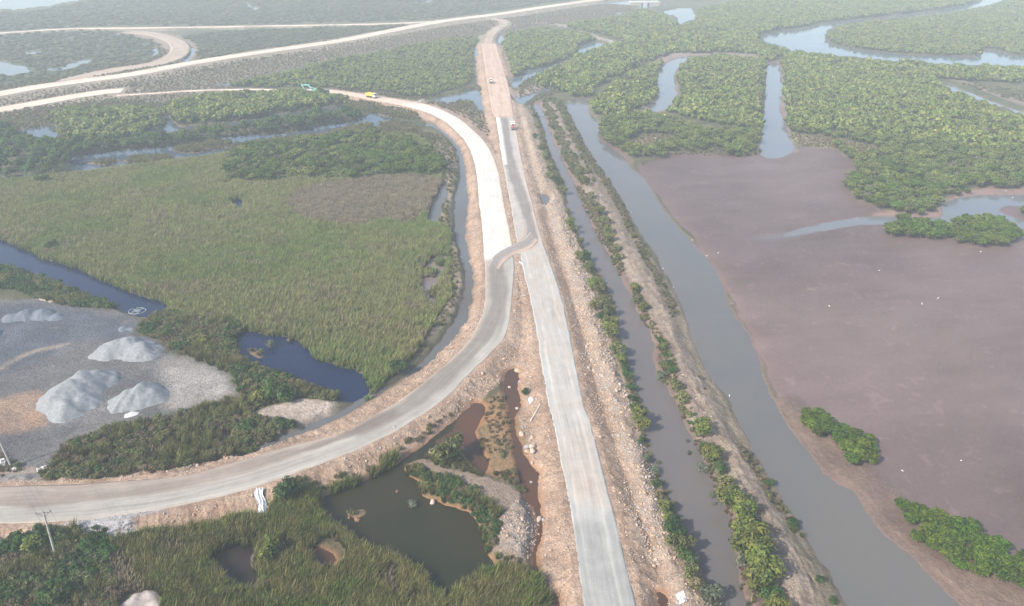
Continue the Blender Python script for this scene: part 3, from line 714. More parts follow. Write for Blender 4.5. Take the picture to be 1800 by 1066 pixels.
# ------------------------------------------------------------------ haze: one closed box of even air
class MB:
    """collects shapes into one mesh"""
    def __init__(s): s.v, s.f, s.n = [], [], 0
    def add(s, vs, fs):
        k = s.n; s.v += [tuple(map(float, q)) for q in vs]; s.f += [tuple(i + k for i in f) for f in fs]; s.n += len(vs); return s
    def box(s, c, d, rz=0.0, ry=0.0, taper=1.0):
        M = Matrix.Translation(c) @ Euler((0, ry, rz)).to_matrix().to_4x4()
        x, y, z = (q / 2 for q in d); t = taper
        vs = [(-x, -y, -z), (x, -y, -z), (x, y, -z), (-x, y, -z), (-x * t, -y * t, z), (x * t, -y * t, z), (x * t, y * t, z), (-x * t, y * t, z)]
        return s.add([M @ Vector(q) for q in vs], [(3, 2, 1, 0), (4, 5, 6, 7), (0, 1, 5, 4), (1, 2, 6, 5), (2, 3, 7, 6), (3, 0, 4, 7)])
    def tube(s, a, b, r0, r1=None, n=8, cap=True):
        r1 = r0 if r1 is None else r1
        a, b = Vector(a), Vector(b); d = (b - a).normalized(); u = d.orthogonal().normalized(); w = d.cross(u)
        vs = []
        for p, r in ((a, r0), (b, r1)):
            for i in range(n):
                t = 2 * math.pi * i / n; vs.append(p + (u * math.cos(t) + w * math.sin(t)) * r)
        fs = [(i, (i + 1) % n, n + (i + 1) % n, n + i) for i in range(n)]
        if cap: fs += [tuple(range(n - 1, -1, -1)), tuple(range(n, 2 * n))]
        return s.add(vs, fs)
    def prism(s, prof, y0, y1):
        """profile in (x, z) extruded along y"""
        n = len(prof)
        vs = [(x, y0, z) for x, z in prof] + [(x, y1, z) for x, z in prof]
        fs = [(i, (i + 1) % n, n + (i + 1) % n, n + i) for i in range(n)] + [tuple(range(n - 1, -1, -1)), tuple(range(n, 2 * n))]
        return s.add(vs, fs)
    def mesh(s, name):
        me = bpy.data.meshes.new(name); me.from_pydata(s.v, [], s.f); me.update(); return me
    def build(s, name, m, parent=None): return link(name, s.mesh(name), m, parent)

def empty(name, loc, rz=0.0, sc=1.0):
    o = bpy.data.objects.new(name, None); COL.objects.link(o); o.location = loc; o.rotation_euler = (0, 0, rz); o.scale = (sc, sc, sc)
    o.empty_display_size = .2
    return o
def copy_tree(o, loc, rz, sc=1.0):
    c = o.copy(); COL.objects.link(c); c.location = loc; c.rotation_euler = (0, 0, rz)
    c.scale = (sc, sc, sc) if isinstance(sc, (int, float)) else sc
    for ch in o.children:
        d = ch.copy(); COL.objects.link(d); d.parent = c
        for g in ch.children:
            e = g.copy(); COL.objects.link(e); e.parent = d
    return c

mb = MB().box((0, 2900, 53.6), (13000, 6400, 114.8))
hz_o = mb.build('haze', None)
mh = bpy.data.materials.new('air'); mh.use_nodes = True
nt = mh.node_tree
for n in list(nt.nodes):
    if n.type == 'BSDF_PRINCIPLED': nt.nodes.remove(n)
pv = nt.nodes.new('ShaderNodeVolumePrincipled')
pv.inputs['Color'].default_value = (*HAZE_COLOR, 1); pv.inputs['Density'].default_value = HAZE_DENSITY; pv.inputs['Anisotropy'].default_value = 0.0
outn = [n for n in nt.nodes if n.type == 'OUTPUT_MATERIAL'][0]
nt.links.new(pv.outputs[0], outn.inputs['Volume'])
hz_o.data.materials.append(mh)
tag(hz_o, 'pale blue morning haze filling the air over the wetland', 'haze', kind='stuff')

# ------------------------------------------------------------------ plants: prototypes
def leaf_mat(name, rough=.6, trans=.25, var=.22, tint=(1, 1, 1)):
    m = bpy.data.materials.new(name); m.use_nodes = True
    nt = m.node_tree; b = nt.nodes['Principled BSDF']; o = [n for n in nt.nodes if n.type == 'OUTPUT_MATERIAL'][0]
    at = N(nt, 'ShaderNodeAttribute', attribute_name='col')
    oi = N(nt, 'ShaderNodeObjectInfo')
    hs = N(nt, 'ShaderNodeHueSaturation')
    nt.links.new(at.outputs['Color'], hs.inputs['Color'])
    nt.links.new(mapr(nt, oi.outputs['Random'], 0, 1, 1 - var, 1 + var), hs.inputs['Value'])
    r2 = N(nt, 'ShaderNodeMath', operation='FRACT'); nt.links.new(math2(nt, 'MULTIPLY', oi.outputs['Random'], 7.31), r2.inputs[0])
    nt.links.new(mapr(nt, r2.outputs[0], 0, 1, .475, .515), hs.inputs['Hue'])
    nt.links.new(hs.outputs[0], b.inputs['Base Color'])
    b.inputs['Roughness'].default_value = rough; b.inputs['Specular IOR Level'].default_value = .3
    tr = N(nt, 'ShaderNodeBsdfTranslucent'); nt.links.new(hs.outputs[0], tr.inputs[0])
    mx = N(nt, 'ShaderNodeMixShader'); mx.inputs[0].default_value = trans
    nt.links.new(b.outputs[0], mx.inputs[1]); nt.links.new(tr.outputs[0], mx.inputs[2]); nt.links.new(mx.outputs[0], o.inputs[0])
    return m
M_leaf = leaf_mat('mangrove_leaves')
M_shrub = leaf_mat('shrub_leaves', trans=.3)
M_reed = leaf_mat('reed_blades', rough=.7, trans=.25, var=.28)
M_bark = flat('bark', (.16, .125, .10), .9, .25, 6)

def leaves(C, Nn, size, cols, r, asp=.62):
    """one pointed quad per leaf cluster"""
    n = len(C)
    Nn = Nn + r.normal(0, .45, (n, 3)); Nn /= np.linalg.norm(Nn, axis=1)[:, None]
    t = np.cross(Nn, r.normal(0, 1, (n, 3))); t /= np.linalg.norm(t, axis=1)[:, None] + 1e-9
    q = np.cross(Nn, t)
    L = (size * r.uniform(.65, 1.35, n))[:, None]
    Vv = np.stack([C - t * L * .55, C + q * L * asp * .5 + Nn * L * .08, C + t * L * .55, C - q * L * asp * .5 + Nn * L * .08], 1)
    return Vv.reshape(-1, 3), np.repeat(cols, 4, 0), np.arange(4 * n).reshape(n, 4)
def ico(sub=1):
    import bmesh
    bm = bmesh.new(); bmesh.ops.create_icosphere(bm, subdivisions=sub, radius=1)
    v = np.array([p.co[:] for p in bm.verts]); f = np.array([[q.index for q in x.verts] for x in bm.faces]); bm.free()
    return v, f
ICO1, ICO2 = ico(1), ico(2)

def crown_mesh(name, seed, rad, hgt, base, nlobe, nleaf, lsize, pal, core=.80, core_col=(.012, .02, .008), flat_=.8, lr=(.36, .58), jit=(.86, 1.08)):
    """crown of many leaf clusters on several uneven lobes, with dark inner mass"""
    r = np.random.default_rng(seed)
    lob = []
    for i in range(nlobe):
        a = r.uniform(0, 2 * math.pi); q = rad * .62 * math.sqrt(r.uniform(0, 1)) if i else 0
        rr = rad * r.uniform(*lr) * (1 if i else 1.15)
        if lr[0] < .3:
            q = rad * .85 * math.sqrt(r.uniform(0, 1)); zc = base + (hgt - base) * (.30 + .55 * math.sqrt(max(0, 1 - (q / rad) ** 2))) + r.uniform(-.06, .06) * hgt
            if i == 0: q, rr, zc = 0, rad * .66, base + (hgt - base) * .42
        else: zc = base + (hgt - base) * (.5 + .22 * (1 - q / rad)) + r.uniform(-.1, .1) * hgt - .25 * rr
        lob.append((q * math.cos(a), q * math.sin(a), zc, rr))
    lob = np.array(lob)
    w = lob[:, 3] ** 2; w /= w.sum()
    k = r.choice(nlobe, nleaf, p=w)
    d = r.normal(0, 1, (nleaf, 3)); d /= np.linalg.norm(d, axis=1)[:, None]
    d[:, 2] = np.where(d[:, 2] < -.35, -d[:, 2], d[:, 2])
    C = lob[k, :3] + d * lob[k, 3:4] * r.uniform(*jit, (nleaf, 1)) * np.array([1, 1, flat_])
    # keep leaves outside every other lobe
    ok = np.ones(nleaf, bool)
    for i in range(nlobe):
        e = (C - lob[i, :3]) / (lob[i, 3] * np.array([1, 1, flat_]))
        ok &= (k == i) | ((e ** 2).sum(1) > .72)
    C, d, k = C[ok], d[ok], k[ok]
    pal = np.array(pal); lobcol = r.choice(len(pal), nlobe)
    ci = np.where(r.random(len(C)) < .82, lobcol[k], r.choice(len(pal), len(C)))
    cols = pal[ci] * r.uniform(.75, 1.25, (len(C), 1))
    Vv, cc, ff = leaves(C, d, lsize, cols, r)
    vs, cs, fs, n = [Vv], [cc], [ff], len(Vv)
    tri = []
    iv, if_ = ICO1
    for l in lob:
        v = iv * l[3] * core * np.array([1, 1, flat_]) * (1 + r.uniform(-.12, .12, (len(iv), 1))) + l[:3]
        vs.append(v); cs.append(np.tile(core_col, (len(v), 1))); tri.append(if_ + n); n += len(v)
    tri = np.concatenate(tri); tri = np.concatenate([tri, tri[:, 2:3]], 1)
    me = bpy.data.meshes.new(name)
    Vv = np.concatenate(vs)
    me.from_pydata(Vv.tolist(), [], [tuple(x) for x in np.concatenate(fs).tolist()] + [tuple(x[:3]) for x in tri.tolist()])
    set_col(me, 'col', np.concatenate([np.concatenate(cs), np.ones((n, 1))], 1))
    return me
def trunk_mesh(name, seed, h, r0, nroot=6, spread=1.2, limbs=4, crown=2.0):
    r = random.Random(seed); mb = MB()
    mb.tube((0, 0, -.2), (r.uniform(-.1, .1), r.uniform(-.1, .1), h), r0, r0 * .6, 6)
    for i in range(nroot):
        a = 6.283 * i / nroot + r.uniform(-.3, .3); s = spread * r.uniform(.6, 1.1)
        mb.tube((math.cos(a) * s, math.sin(a) * s, -.3), (math.cos(a) * s * .45, math.sin(a) * s * .45, h * .55), r0 * .3, r0 * .35, 5)
        mb.tube((math.cos(a) * s * .45, math.sin(a) * s * .45, h * .55), (0, 0, h * .8), r0 * .35, r0 * .4, 5)
    for i in range(limbs):
        a = 6.283 * i / limbs + r.uniform(-.4, .4)
        mb.tube((0, 0, h * .85), (math.cos(a) * crown * .5, math.sin(a) * crown * .5, h + crown * .45), r0 * .5, r0 * .2, 5)
    return mb.mesh(name)
PAL_MG = [(.058, .115, .007), (.080, .145, .008), (.105, .175, .012), (.042, .085, .007), (.14, .195, .018)]
PAL_MGF = [(.125, .180, .028), (.165, .215, .034), (.19, .235, .046), (.085, .130, .026), (.21, .24, .06)]
PAL_LIME = [(.16, .19, .035), (.20, .21, .045), (.13, .165, .03), (.11, .15, .03)]
PAL_DARK = [(.042, .095, .022), (.062, .12, .026), (.036, .07, .020), (.078, .14, .032)]
PAL_GREY = [(.16, .185, .125), (.13, .165, .10), (.19, .20, .14), (.11, .15, .085)]
PAL_BROWN = [(.16, .125, .062), (.20, .155, .085), (.125, .118, .05), (.24, .19, .11)]
PAL_OLIVE = [(.125, .15, .045), (.16, .18, .055), (.10, .13, .04), (.20, .20, .075)]
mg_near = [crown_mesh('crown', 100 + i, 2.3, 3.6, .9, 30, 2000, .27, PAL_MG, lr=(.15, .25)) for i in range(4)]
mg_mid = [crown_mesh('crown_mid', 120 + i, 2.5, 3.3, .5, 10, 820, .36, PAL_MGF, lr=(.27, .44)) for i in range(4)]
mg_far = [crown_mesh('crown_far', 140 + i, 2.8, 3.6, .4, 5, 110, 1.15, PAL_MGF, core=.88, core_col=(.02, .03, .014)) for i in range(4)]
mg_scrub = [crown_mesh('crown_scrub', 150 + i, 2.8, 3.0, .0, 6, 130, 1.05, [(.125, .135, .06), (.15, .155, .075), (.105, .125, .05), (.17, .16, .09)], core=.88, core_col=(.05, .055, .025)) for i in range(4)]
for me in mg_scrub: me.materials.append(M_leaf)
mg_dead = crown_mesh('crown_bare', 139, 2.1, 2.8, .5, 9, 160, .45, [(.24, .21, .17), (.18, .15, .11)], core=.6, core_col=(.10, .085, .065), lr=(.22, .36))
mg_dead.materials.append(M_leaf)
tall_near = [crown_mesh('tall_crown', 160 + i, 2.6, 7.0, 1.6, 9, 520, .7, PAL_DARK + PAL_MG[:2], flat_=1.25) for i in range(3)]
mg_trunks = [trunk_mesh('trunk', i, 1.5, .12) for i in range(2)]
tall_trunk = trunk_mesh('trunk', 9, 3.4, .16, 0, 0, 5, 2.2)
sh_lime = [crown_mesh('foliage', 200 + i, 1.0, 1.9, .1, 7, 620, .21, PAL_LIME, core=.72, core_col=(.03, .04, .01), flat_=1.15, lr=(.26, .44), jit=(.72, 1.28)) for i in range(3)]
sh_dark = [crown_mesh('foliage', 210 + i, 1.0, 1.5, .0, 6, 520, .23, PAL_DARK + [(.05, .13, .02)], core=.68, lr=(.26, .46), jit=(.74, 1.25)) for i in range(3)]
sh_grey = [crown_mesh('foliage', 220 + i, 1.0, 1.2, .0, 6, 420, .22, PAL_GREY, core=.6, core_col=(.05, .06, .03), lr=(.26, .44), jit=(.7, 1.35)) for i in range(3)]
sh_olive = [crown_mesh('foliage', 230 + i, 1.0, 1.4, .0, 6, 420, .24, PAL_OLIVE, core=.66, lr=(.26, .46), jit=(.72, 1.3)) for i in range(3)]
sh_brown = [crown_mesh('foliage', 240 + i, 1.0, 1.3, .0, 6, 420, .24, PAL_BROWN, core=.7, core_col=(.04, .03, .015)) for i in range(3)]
for L in (mg_near, mg_mid, mg_far, tall_near):
    for me in L: me.materials.append(M_leaf)
for L in (sh_lime, sh_dark, sh_grey, sh_olive, sh_brown):
    for me in L: me.materials.append(M_shrub)
for me in mg_trunks + [tall_trunk]: me.materials.append(M_bark)

def reed_mesh(name, seed, n, h, foot, lo, mid, tip, wide=.13, lean=.55):
    r = np.random.default_rng(seed); vs, cs, fs, k = [], [], [], 0
    for i in range(n):
        a = r.uniform(0, 6.283); q = foot * math.sqrt(r.uniform(0, 1)); p = np.array([q * math.cos(a), q * math.sin(a), -.1])
        hh = h * r.uniform(.65, 1.2); la = r.normal(.7, .9); ll = lean * hh * r.uniform(.25, 1.0)
        dx, dy = math.cos(la) * ll, math.sin(la) * ll
        wa = r.uniform(0, 3.14); wx, wy = math.cos(wa) * wide * r.uniform(.6, 1.4), math.sin(wa) * wide * r.uniform(.6, 1.4)
        v = [p + (-wx * .5, -wy * .5, 0), p + (wx * .5, wy * .5, 0), p + (dx * .35 + wx * .6, dy * .35 + wy * .6, hh * .6), p + (dx * .35 - wx * .6, dy * .35 - wy * .6, hh * .6), p + (dx, dy, hh * .95)]
        s = r.uniform(.7, 1.3); t = tip if r.random() < .5 else mid
        c = [np.array(lo) * s] * 2 + [np.array(mid) * s] * 2 + [np.array(t) * s]
        vs += v; cs += c; fs += [(k, k + 1, k + 2, k + 3), (k + 3, k + 2, k + 4)]; k += 5
    me = bpy.data.meshes.new(name); me.from_pydata([tuple(x) for x in vs], [], fs)
    set_col(me, 'col', np.concatenate([np.array(cs), np.ones((k, 1))], 1)); me.materials.append(M_reed)
    return me
reed_green = [reed_mesh('reed', 300 + i, 48, 2.1, .8, (.07, .085, .027), (.185, .205, .06), (.36, .315, .165), .095) for i in range(3)] + [reed_mesh('reed', 306, 34, 2.0, .8, (.06, .085, .02), (.15, .205, .05), (.24, .265, .085))]
reed_dark = [reed_mesh('reed', 310 + i, 64, 2.3, .75, (.026, .032, .010), (.11, .122, .028), (.33, .28, .11), .08) for i in range(3)] + [reed_mesh('reed', 316, 46, 2.2, .75, (.026, .035, .01), (.10, .145, .022), (.19, .23, .045), .11)]
reed_dry = [reed_mesh('reed', 320 + i, 34, 1.7, .8, (.085, .072, .042), (.19, .158, .095), (.31, .26, .17)) for i in range(3)]
reed_brown = [reed_mesh('reed', 330 + i, 40, 1.4, .8, (.08, .062, .03), (.175, .135, .07), (.28, .215, .12)) for i in range(3)]

# ------------------------------------------------------------------ plants: scattering
def inside(poly, pts): return sdist(poly, pts[:, 0], pts[:, 1], 3.0)
def scatter(pts_px, z, spacing, sm=3, jit=.42, seed=0):
    poly = WP(pts_px, z, sm)
    r = np.random.default_rng(1000 + seed)
    lo, hi = poly.min(0), poly.max(0)
    xs = np.arange(lo[0], hi[0], spacing); ys = np.arange(lo[1], hi[1], spacing * .9)
    X, Y = np.meshgrid(xs, ys); X = X + (np.arange(len(ys)) % 2)[:, None] * spacing * .5
    p = np.stack([X.ravel(), Y.ravel()], 1) + r.uniform(-jit, jit, (X.size, 2)) * spacing
    wob = np.stack([fbm(p[:, 0], p[:, 1], 12, 3, 71) - .5, fbm(p[:, 0], p[:, 1], 12, 3, 73) - .5], 1) * min(5, spacing * 1.5)
    d = inside(poly, p + wob)
    return p[d > 0]
def filt(p, wmax=-.5, rmax=-1.0, hmax=9):
    h, w, rd = HT(p[:, 0], p[:, 1])
    k = (w < wmax) & (rd < rmax) & (h < hmax)
    return p[k]
def excl(p, *polys, z=.5):
    for q in polys: p = p[inside(WP(q, z, 3), p) < 0]
    return p

def instancer_group(meshes):
    g = bpy.data.node_groups.new('scatter', 'GeometryNodeTree')
    g.interface.new_socket('Geometry', in_out='INPUT', socket_type='NodeSocketGeometry')
    g.interface.new_socket('Geometry', in_out='OUTPUT', socket_type='NodeSocketGeometry')
    gi = g.nodes.new('NodeGroupInput'); go = g.nodes.new('NodeGroupOutput')
    jn = g.nodes.new('GeometryNodeJoinGeometry')
    for me in reversed(meshes):
        o = bpy.data.objects.new('plant_source', me)      # never linked to the scene
        n = g.nodes.new('GeometryNodeObjectInfo'); n.inputs['Object'].default_value = o
        ti = g.nodes.new('GeometryNodeGeometryToInstance')
        g.links.new(n.outputs['Geometry'], ti.inputs[0]); g.links.new(ti.outputs[0], jn.inputs[0])
    ip = g.nodes.new('GeometryNodeInstanceOnPoints'); ip.inputs['Pick Instance'].default_value = True
    def na(nm, t):
        n = g.nodes.new('GeometryNodeInputNamedAttribute'); n.data_type = t; n.inputs[0].default_value = nm; return n.outputs[0]
    g.links.new(gi.outputs[0], ip.inputs['Points']); g.links.new(jn.outputs[0], ip.inputs['Instance'])
    g.links.new(na('idx', 'INT'), ip.inputs['Instance Index'])
    g.links.new(na('rot', 'FLOAT_VECTOR'), ip.inputs['Rotation'])
    g.links.new(na('scl', 'FLOAT_VECTOR'), ip.inputs['Scale'])
    g.links.new(ip.outputs[0], go.inputs[0])
    return g
def stuff(name, label, cat, p, idx, sc, meshes, rotz=None, zoff=0.0):
    n = len(p)
    r = np.random.default_rng(n)
    h, _, _ = HT(p[:, 0], p[:, 1])
    me = bpy.data.meshes.new(name); me.vertices.add(n)
    me.vertices.foreach_set('co', np.stack([p[:, 0], p[:, 1], np.maximum(h, -.3) + zoff], 1).astype(np.float32).ravel())
    a = me.attributes.new('idx', 'INT', 'POINT'); a.data.foreach_set('value', np.asarray(idx, np.int32))
    rot = np.zeros((n, 3), np.float32); rot[:, 2] = r.uniform(0, 6.283, n) if rotz is None else rotz + r.normal(0, .5, n)
    a = me.attributes.new('rot', 'FLOAT_VECTOR', 'POINT'); a.data.foreach_set('vector', rot.ravel())
    sc = np.asarray(sc, np.float32)
    if sc.ndim == 1: sc = np.repeat(sc[:, None], 3, 1)
    a = me.attributes.new('scl', 'FLOAT_VECTOR', 'POINT'); a.data.foreach_set('vector', np.ascontiguousarray(sc).ravel())
    o = link(name, me)
    md = o.modifiers.new('scatter', 'NODES'); md.node_group = instancer_group(meshes)
    return tag(o, label, cat, kind='stuff')

# --- reeds
M4 = [(395,288),(440,262),(520,250),(600,243),(640,238),(690,240),(740,262),(775,290),(772,308),(700,305),(650,312),(590,315),(530,310),(470,318),(415,312)]
R1 = [(-150,332),(0,318),(60,312),(125,305),(236,292),(371,275),(430,265),(490,258),(600,238),(690,236),(735,242),(765,270),(775,320),(745,380),(782,402),(790,440),(790,480),(792,520),(770,552),(742,602),(700,650),(672,674),(650,690),(640,700),(560,665),(500,612),(440,600),(418,590),(415,565),(310,560),(285,545),(220,523),(150,494),(80,466),(0,436),(-150,385)]
RDRY = [(520,335),(600,320),(690,310),(775,312),(768,340),(745,375),(740,395),(680,390),(620,400),(560,390),(500,365)]
R2 = [(190,955),(253,940),(290,936),(338,924),(405,914),(446,908),(470,908),(482,884),(506,852),(520,852),(553,872),(600,850),(650,834),(690,800),(697,806),(652,842),(602,864),(557,890),(574,918),(600,935),(640,962),(691,980),(748,1012),(759,1038),(789,1056),(802,1036),(833,1014),(870,1002),(930,1010),(948,1040),(955,1160),(190,1160),(200,1060),(180,1000)]
R2L = [(-150,968),(0,962),(44,952),(128,940),(200,955),(190,1000),(210,1060),(200,1160),(-150,1160)]
V1 = [(80,835),(110,795),(160,770),(240,745),(320,728),(400,705),(420,690),(402,660),(410,640),(430,632),(450,645),(480,655),(520,668),(560,680),(590,692),(592,705),(560,705),(500,708),(455,722),(470,745),(540,750),(480,774),(430,795),(360,815),(280,835),(200,848),(90,848)]
V2 = [(243,580),(262,560),(310,550),(415,562),(420,585),(416,615),(425,640),(402,655),(350,632),(300,612),(270,594),(240,590)]
ISLV = [(711,822),(735,820),(775,835),(800,840),(830,860),(850,875),(880,895),(880,925),(865,968),(850,960),(850,930),(829,902),(790,882),(745,862),(715,840)]
p = filt(scatter(R1, 1.2, 1.12, seed=1), .35, -6)
nz = fbm(p[:, 0], p[:, 1], 30, 3, 81); n2 = fbm(p[:, 0], p[:, 1], 10, 3, 83)
ind = inside(WP(M4, .5), p) < -.5; p, nz, n2 = p[ind], nz[ind], n2[ind]
dry = inside(WP(RDRY, 1), p + (np.stack([nz, n2], 1) - .5) * 14) > -1
dry |= (n2 > .62) & (rng.random(len(p)) < .5)
idx = np.where(dry, rng.integers(4, 7, len(p)), np.where(nz + .25 * rng.random(len(p)) > .68, 3, rng.integers(0, 3, len(p))))
sc = rng.uniform(.8, 1.2, len(p)) * (.75 + .5 * n2)
stuff('reed_bed', 'wide green reed bed filling the wetland left of the curved road', 'reeds', p, idx, sc, reed_green + reed_dry, 0.0)
p = filt(scatter(R2, 1.2, .92, seed=2), .4, -5.0, 2)
p = excl(p, [(364,984),(388,966),(422,958),(450,966),(448,1000),(462,1022),(455,1050),(422,1046),(390,1024)], [(205,1075),(215,1048),(250,1040),(282,1045),(290,1075),(260,1110)], [(550,955),(600,955),(600,1000),(545,1000)])
n2 = fbm(p[:, 0], p[:, 1], 9, 3, 85)
idx = np.where(n2 + .3 * rng.random(len(p)) > .76, 3, rng.integers(0, 3, len(p))); idx = np.where(n2 < .33, rng.integers(4, 7, len(p)), idx)
stuff('reed_bed', 'dark dense reed bed around the green pond in the foreground', 'reeds', p, idx, rng.uniform(.8, 1.25, len(p)) * (.7 + .6 * n2), reed_dark + reed_dry, 0.0)
# mixed scrub: reeds and bushes between the gravel yard, the ponds and the road
def scrub(name, label, polys, seed, z=.8, spacing=1.25, mix=(.4, .25, .2, .15), sc0=1.0, wmax=.2, rmax=-1.6):
    p = np.concatenate([filt(scatter(q, z, spacing, seed=seed + i), wmax, rmax, 2.0) for i, q in enumerate(polys)])
    n2 = fbm(p[:, 0], p[:, 1], 8, 3, 87 + seed) + .25 * (rng.random(len(p)) - .5)
    fam = [reed_dark[:3], reed_brown, sh_olive, sh_brown, sh_dark]
    meshes = sum(fam, []); off = np.cumsum([0] + [len(f) for f in fam])
    rk = np.argsort(np.argsort(n2)) / max(1, len(p))
    c = np.cumsum(mix); fi = np.searchsorted(c / c[-1], rk).clip(0, len(mix) - 1)
    idx = off[fi] + rng.integers(0, 3, len(p))
    sc = np.where(fi >= 2, rng.uniform(.7, 1.35, len(p)), rng.uniform(.7, 1.15, len(p))) * sc0
    return stuff(name, label, 'scrub', p, idx, sc, meshes)
scrub('scrub', 'olive and brown scrub between the gravel yard and the curved road', [V1], 3, mix=(.32, .26, .22, .14, .06), sc0=1.0)
scrub('scrub', 'brown bushes and reeds beside the dark blue pond', [V2], 5, mix=(.2, .3, .18, .2, .12), sc0=1.1)
scrub('scrub', 'dark leafy scrub under the power pole in the corner', [R2L], 7, mix=(.2, .12, .22, .14, .32), sc0=1.15, spacing=1.2)
scrub('scrub', 'low green scrub on the bank of the blue ditch', [[(-150,462),(0,470),(40,478),(100,500),(160,522),(205,543),(150,541),(90,531),(40,517),(0,508),(-150,510)]], 9, mix=(.25, .05, .3, .0, .4), spacing=1.4)
scrub('scrub', 'green brush covering the strip island in the green pond', [ISLV], 11, mix=(.35, .08, .15, .05, .37), spacing=1.0, sc0=.75)
scrub('scrub', 'rusty brown tufts on the wet ground between pond and ditch', [[(860,700),(888,692),(898,740),(904,790),(880,800),(862,760),(852,730)], [(842,770),(858,775),(866,800),(855,812),(846,795)]], 13, mix=(.05, .75, .05, .15, 0), spacing=1.4, sc0=.55)
scrub('scrub', 'green tufts on the ditch side of the sandy island', [[(752,800),(790,790),(830,815),(855,835),(840,838),(790,822),(758,812)], [(870,828),(905,822),(925,862),(900,852)], [(880,975),(905,985),(935,1000),(900,1008),(872,985)]], 15, mix=(.5, .3, .1, .1, 0), spacing=1.1, sc0=.6)
scrub('scrub', 'thin grass fringe along the foot of the curved embankment', [[(520,845),(555,868),(600,848),(650,832),(690,800),(745,770),(790,738),(790,732),(745,762),(690,790),(650,822),(600,838),(560,852)]], 17, mix=(.45, .35, .1, .1, 0), spacing=1.2, sc0=.6, rmax=-3.5)
scrub('scrub', 'dry weeds round the foot of the leaning pole', [[(-100,798),(20,798),(45,818),(30,836),(-100,846)]], 19, mix=(.1, .6, .1, .2, 0), spacing=1.4, sc0=.6)
scrub('scrub', 'dry scrub on the wedge of ground between the two roads', [TRI], 21, mix=(.15, .4, .2, .25, 0), spacing=2.6, sc0=.8, rmax=-5)
scrub('scrub', 'weedy tufts on the spoil bank beside the roadside ditch', [[(795,250),(806,290),(797,330),(788,380),(800,420),(806,470),(808,510),(798,540),(768,580),(742,612),(705,648),(672,676),(640,690),(700,640),(735,602),(760,570),(782,535),(790,505),(788,470),(780,425),(770,392),(782,335),(775,300),(745,235)]], 23, mix=(.3, .35, .2, .15, 0), spacing=1.9, sc0=.7)
scrub('scrub', 'yellow green weeds on the slope beside the white plastic sheet', [[(476,862),(505,842),(532,834),(548,862),(512,884),(490,886)]], 45, mix=(.3, .1, .5, 0, .1), spacing=1.1, sc0=.55, z=1.4)
scrub('scrub', 'line of weeds growing through the white dried mud', [[(167,921),(183,917),(188,940),(172,946)]], 47, mix=(.3, .1, .3, 0, .3), spacing=1.0, sc0=.6)
scrub('scrub', 'dry rank grass round the lagoon margins', [[(-150,226),(0,198),(100,187),(205,177),(300,179),(560,164),(620,182),(645,205),(560,225),(400,248),(220,272),(120,284),(60,252),(-150,244)]], 49, mix=(.25, .45, .2, .1, 0), spacing=2.4, sc0=.8, wmax=.3)
scrub('scrub', 'grassy verge between the far roads and the loop', [[(-150,165),(0,150),(60,141),(150,127),(215,115),(262,104),(282,84),(320,110),(235,132),(130,146),(0,170),(-150,196)], [(750,175),(690,172),(600,158),(560,152),(680,162),(760,170),(835,150),(840,160),(800,168)], [(905,140),(960,125),(940,140),(990,160),(960,170),(925,185),(910,165)], [(1130,275),(1180,262),(1260,255),(1300,268),(1340,264),(1340,272),(1270,274),(1180,270)]], 51, mix=(.3, .4, .2, .1, 0), spacing=2.6, sc0=.8)
BK1 = [(1020,330),(1040,352),(1052,375),(1066,400),(1078,430),(1092,460),(1098,480),(1086,482),(1074,451),(1050,411),(1030,367),(1013,330)]
BK2 = [(1110,505),(1122,512),(1136,540),(1152,575),(1170,610),(1186,655),(1202,690),(1222,735),(1246,780),(1262,815),(1284,855),(1302,895),(1326,935),(1345,990),(1362,1040),(1380,1090),(1335,1090),(1313,1044),(1293,993),(1286,925),(1266,875),(1246,824),(1229,784),(1202,736),(1183,688),(1158,654),(1149,586),(1129,559),(1112,519)]
scrub('scrub', 'ragged strip of grass and scrub along the road side of the dike', [BK1, BK2], 41, mix=(.30, .28, .26, .14, .02), spacing=1.15, sc0=.55, wmax=.5)
BK3 = [(984,330),(996,360),(1003,395),(1022,440),(1040,480),(1056,520),(1066,560),(1080,610),(1096,650),(1110,700),(1124,750),(1136,800),(1152,850),(1168,890),(1180,930),(1200,980),(1222,1030),(1245,1080),(1268,1080),(1238,1026),(1222,983),(1196,936),(1176,880),(1150,824),(1136,767),(1122,706),(1108,654),(1092,603),(1084,560),(1074,519),(1036,451),(1016,417),(996,360)]
scrub('scrub', 'ragged strip of grass and scrub below the rubble ridge', [BK3, [(936,186),(946,215),(956,262),(970,300),(986,330),(994,326),(968,272),(954,222),(940,184)]], 43, mix=(.34, .22, .28, .10, .06), spacing=1.2, sc0=.55, wmax=.5)
scrub('scrub', 'grey green weeds on the outer slope of the middle dike', [[(1010,220),(1040,265),(1080,330),(1130,425),(1170,500),(1190,550),(1180,560),(1140,480),(1100,400),(1050,310),(1015,250)], [(1298,785),(1325,797),(1354,838),(1388,893),(1410,930),(1394,944),(1362,895),(1335,852),(1308,818)], [(1225,660),(1240,690),(1232,690)]], 25, mix=(.3, .45, .1, .15, 0), spacing=1.25, sc0=.5)
scrub('scrub', 'pale brushwood on the far end of the middle dike', [[(955,172),(990,182),(1010,232),(1026,275),(1045,322),(1030,332),(1010,312),(992,282),(977,242),(960,200)]], 27, mix=(.15, .2, .4, .2, .05), spacing=1.7, sc0=.95)
scrub('scrub', 'dry grass strip along the far highway embankment', [DRY_N], 29, mix=(.05, .86, .04, .05, 0), spacing=2.9, sc0=.75, rmax=-3)
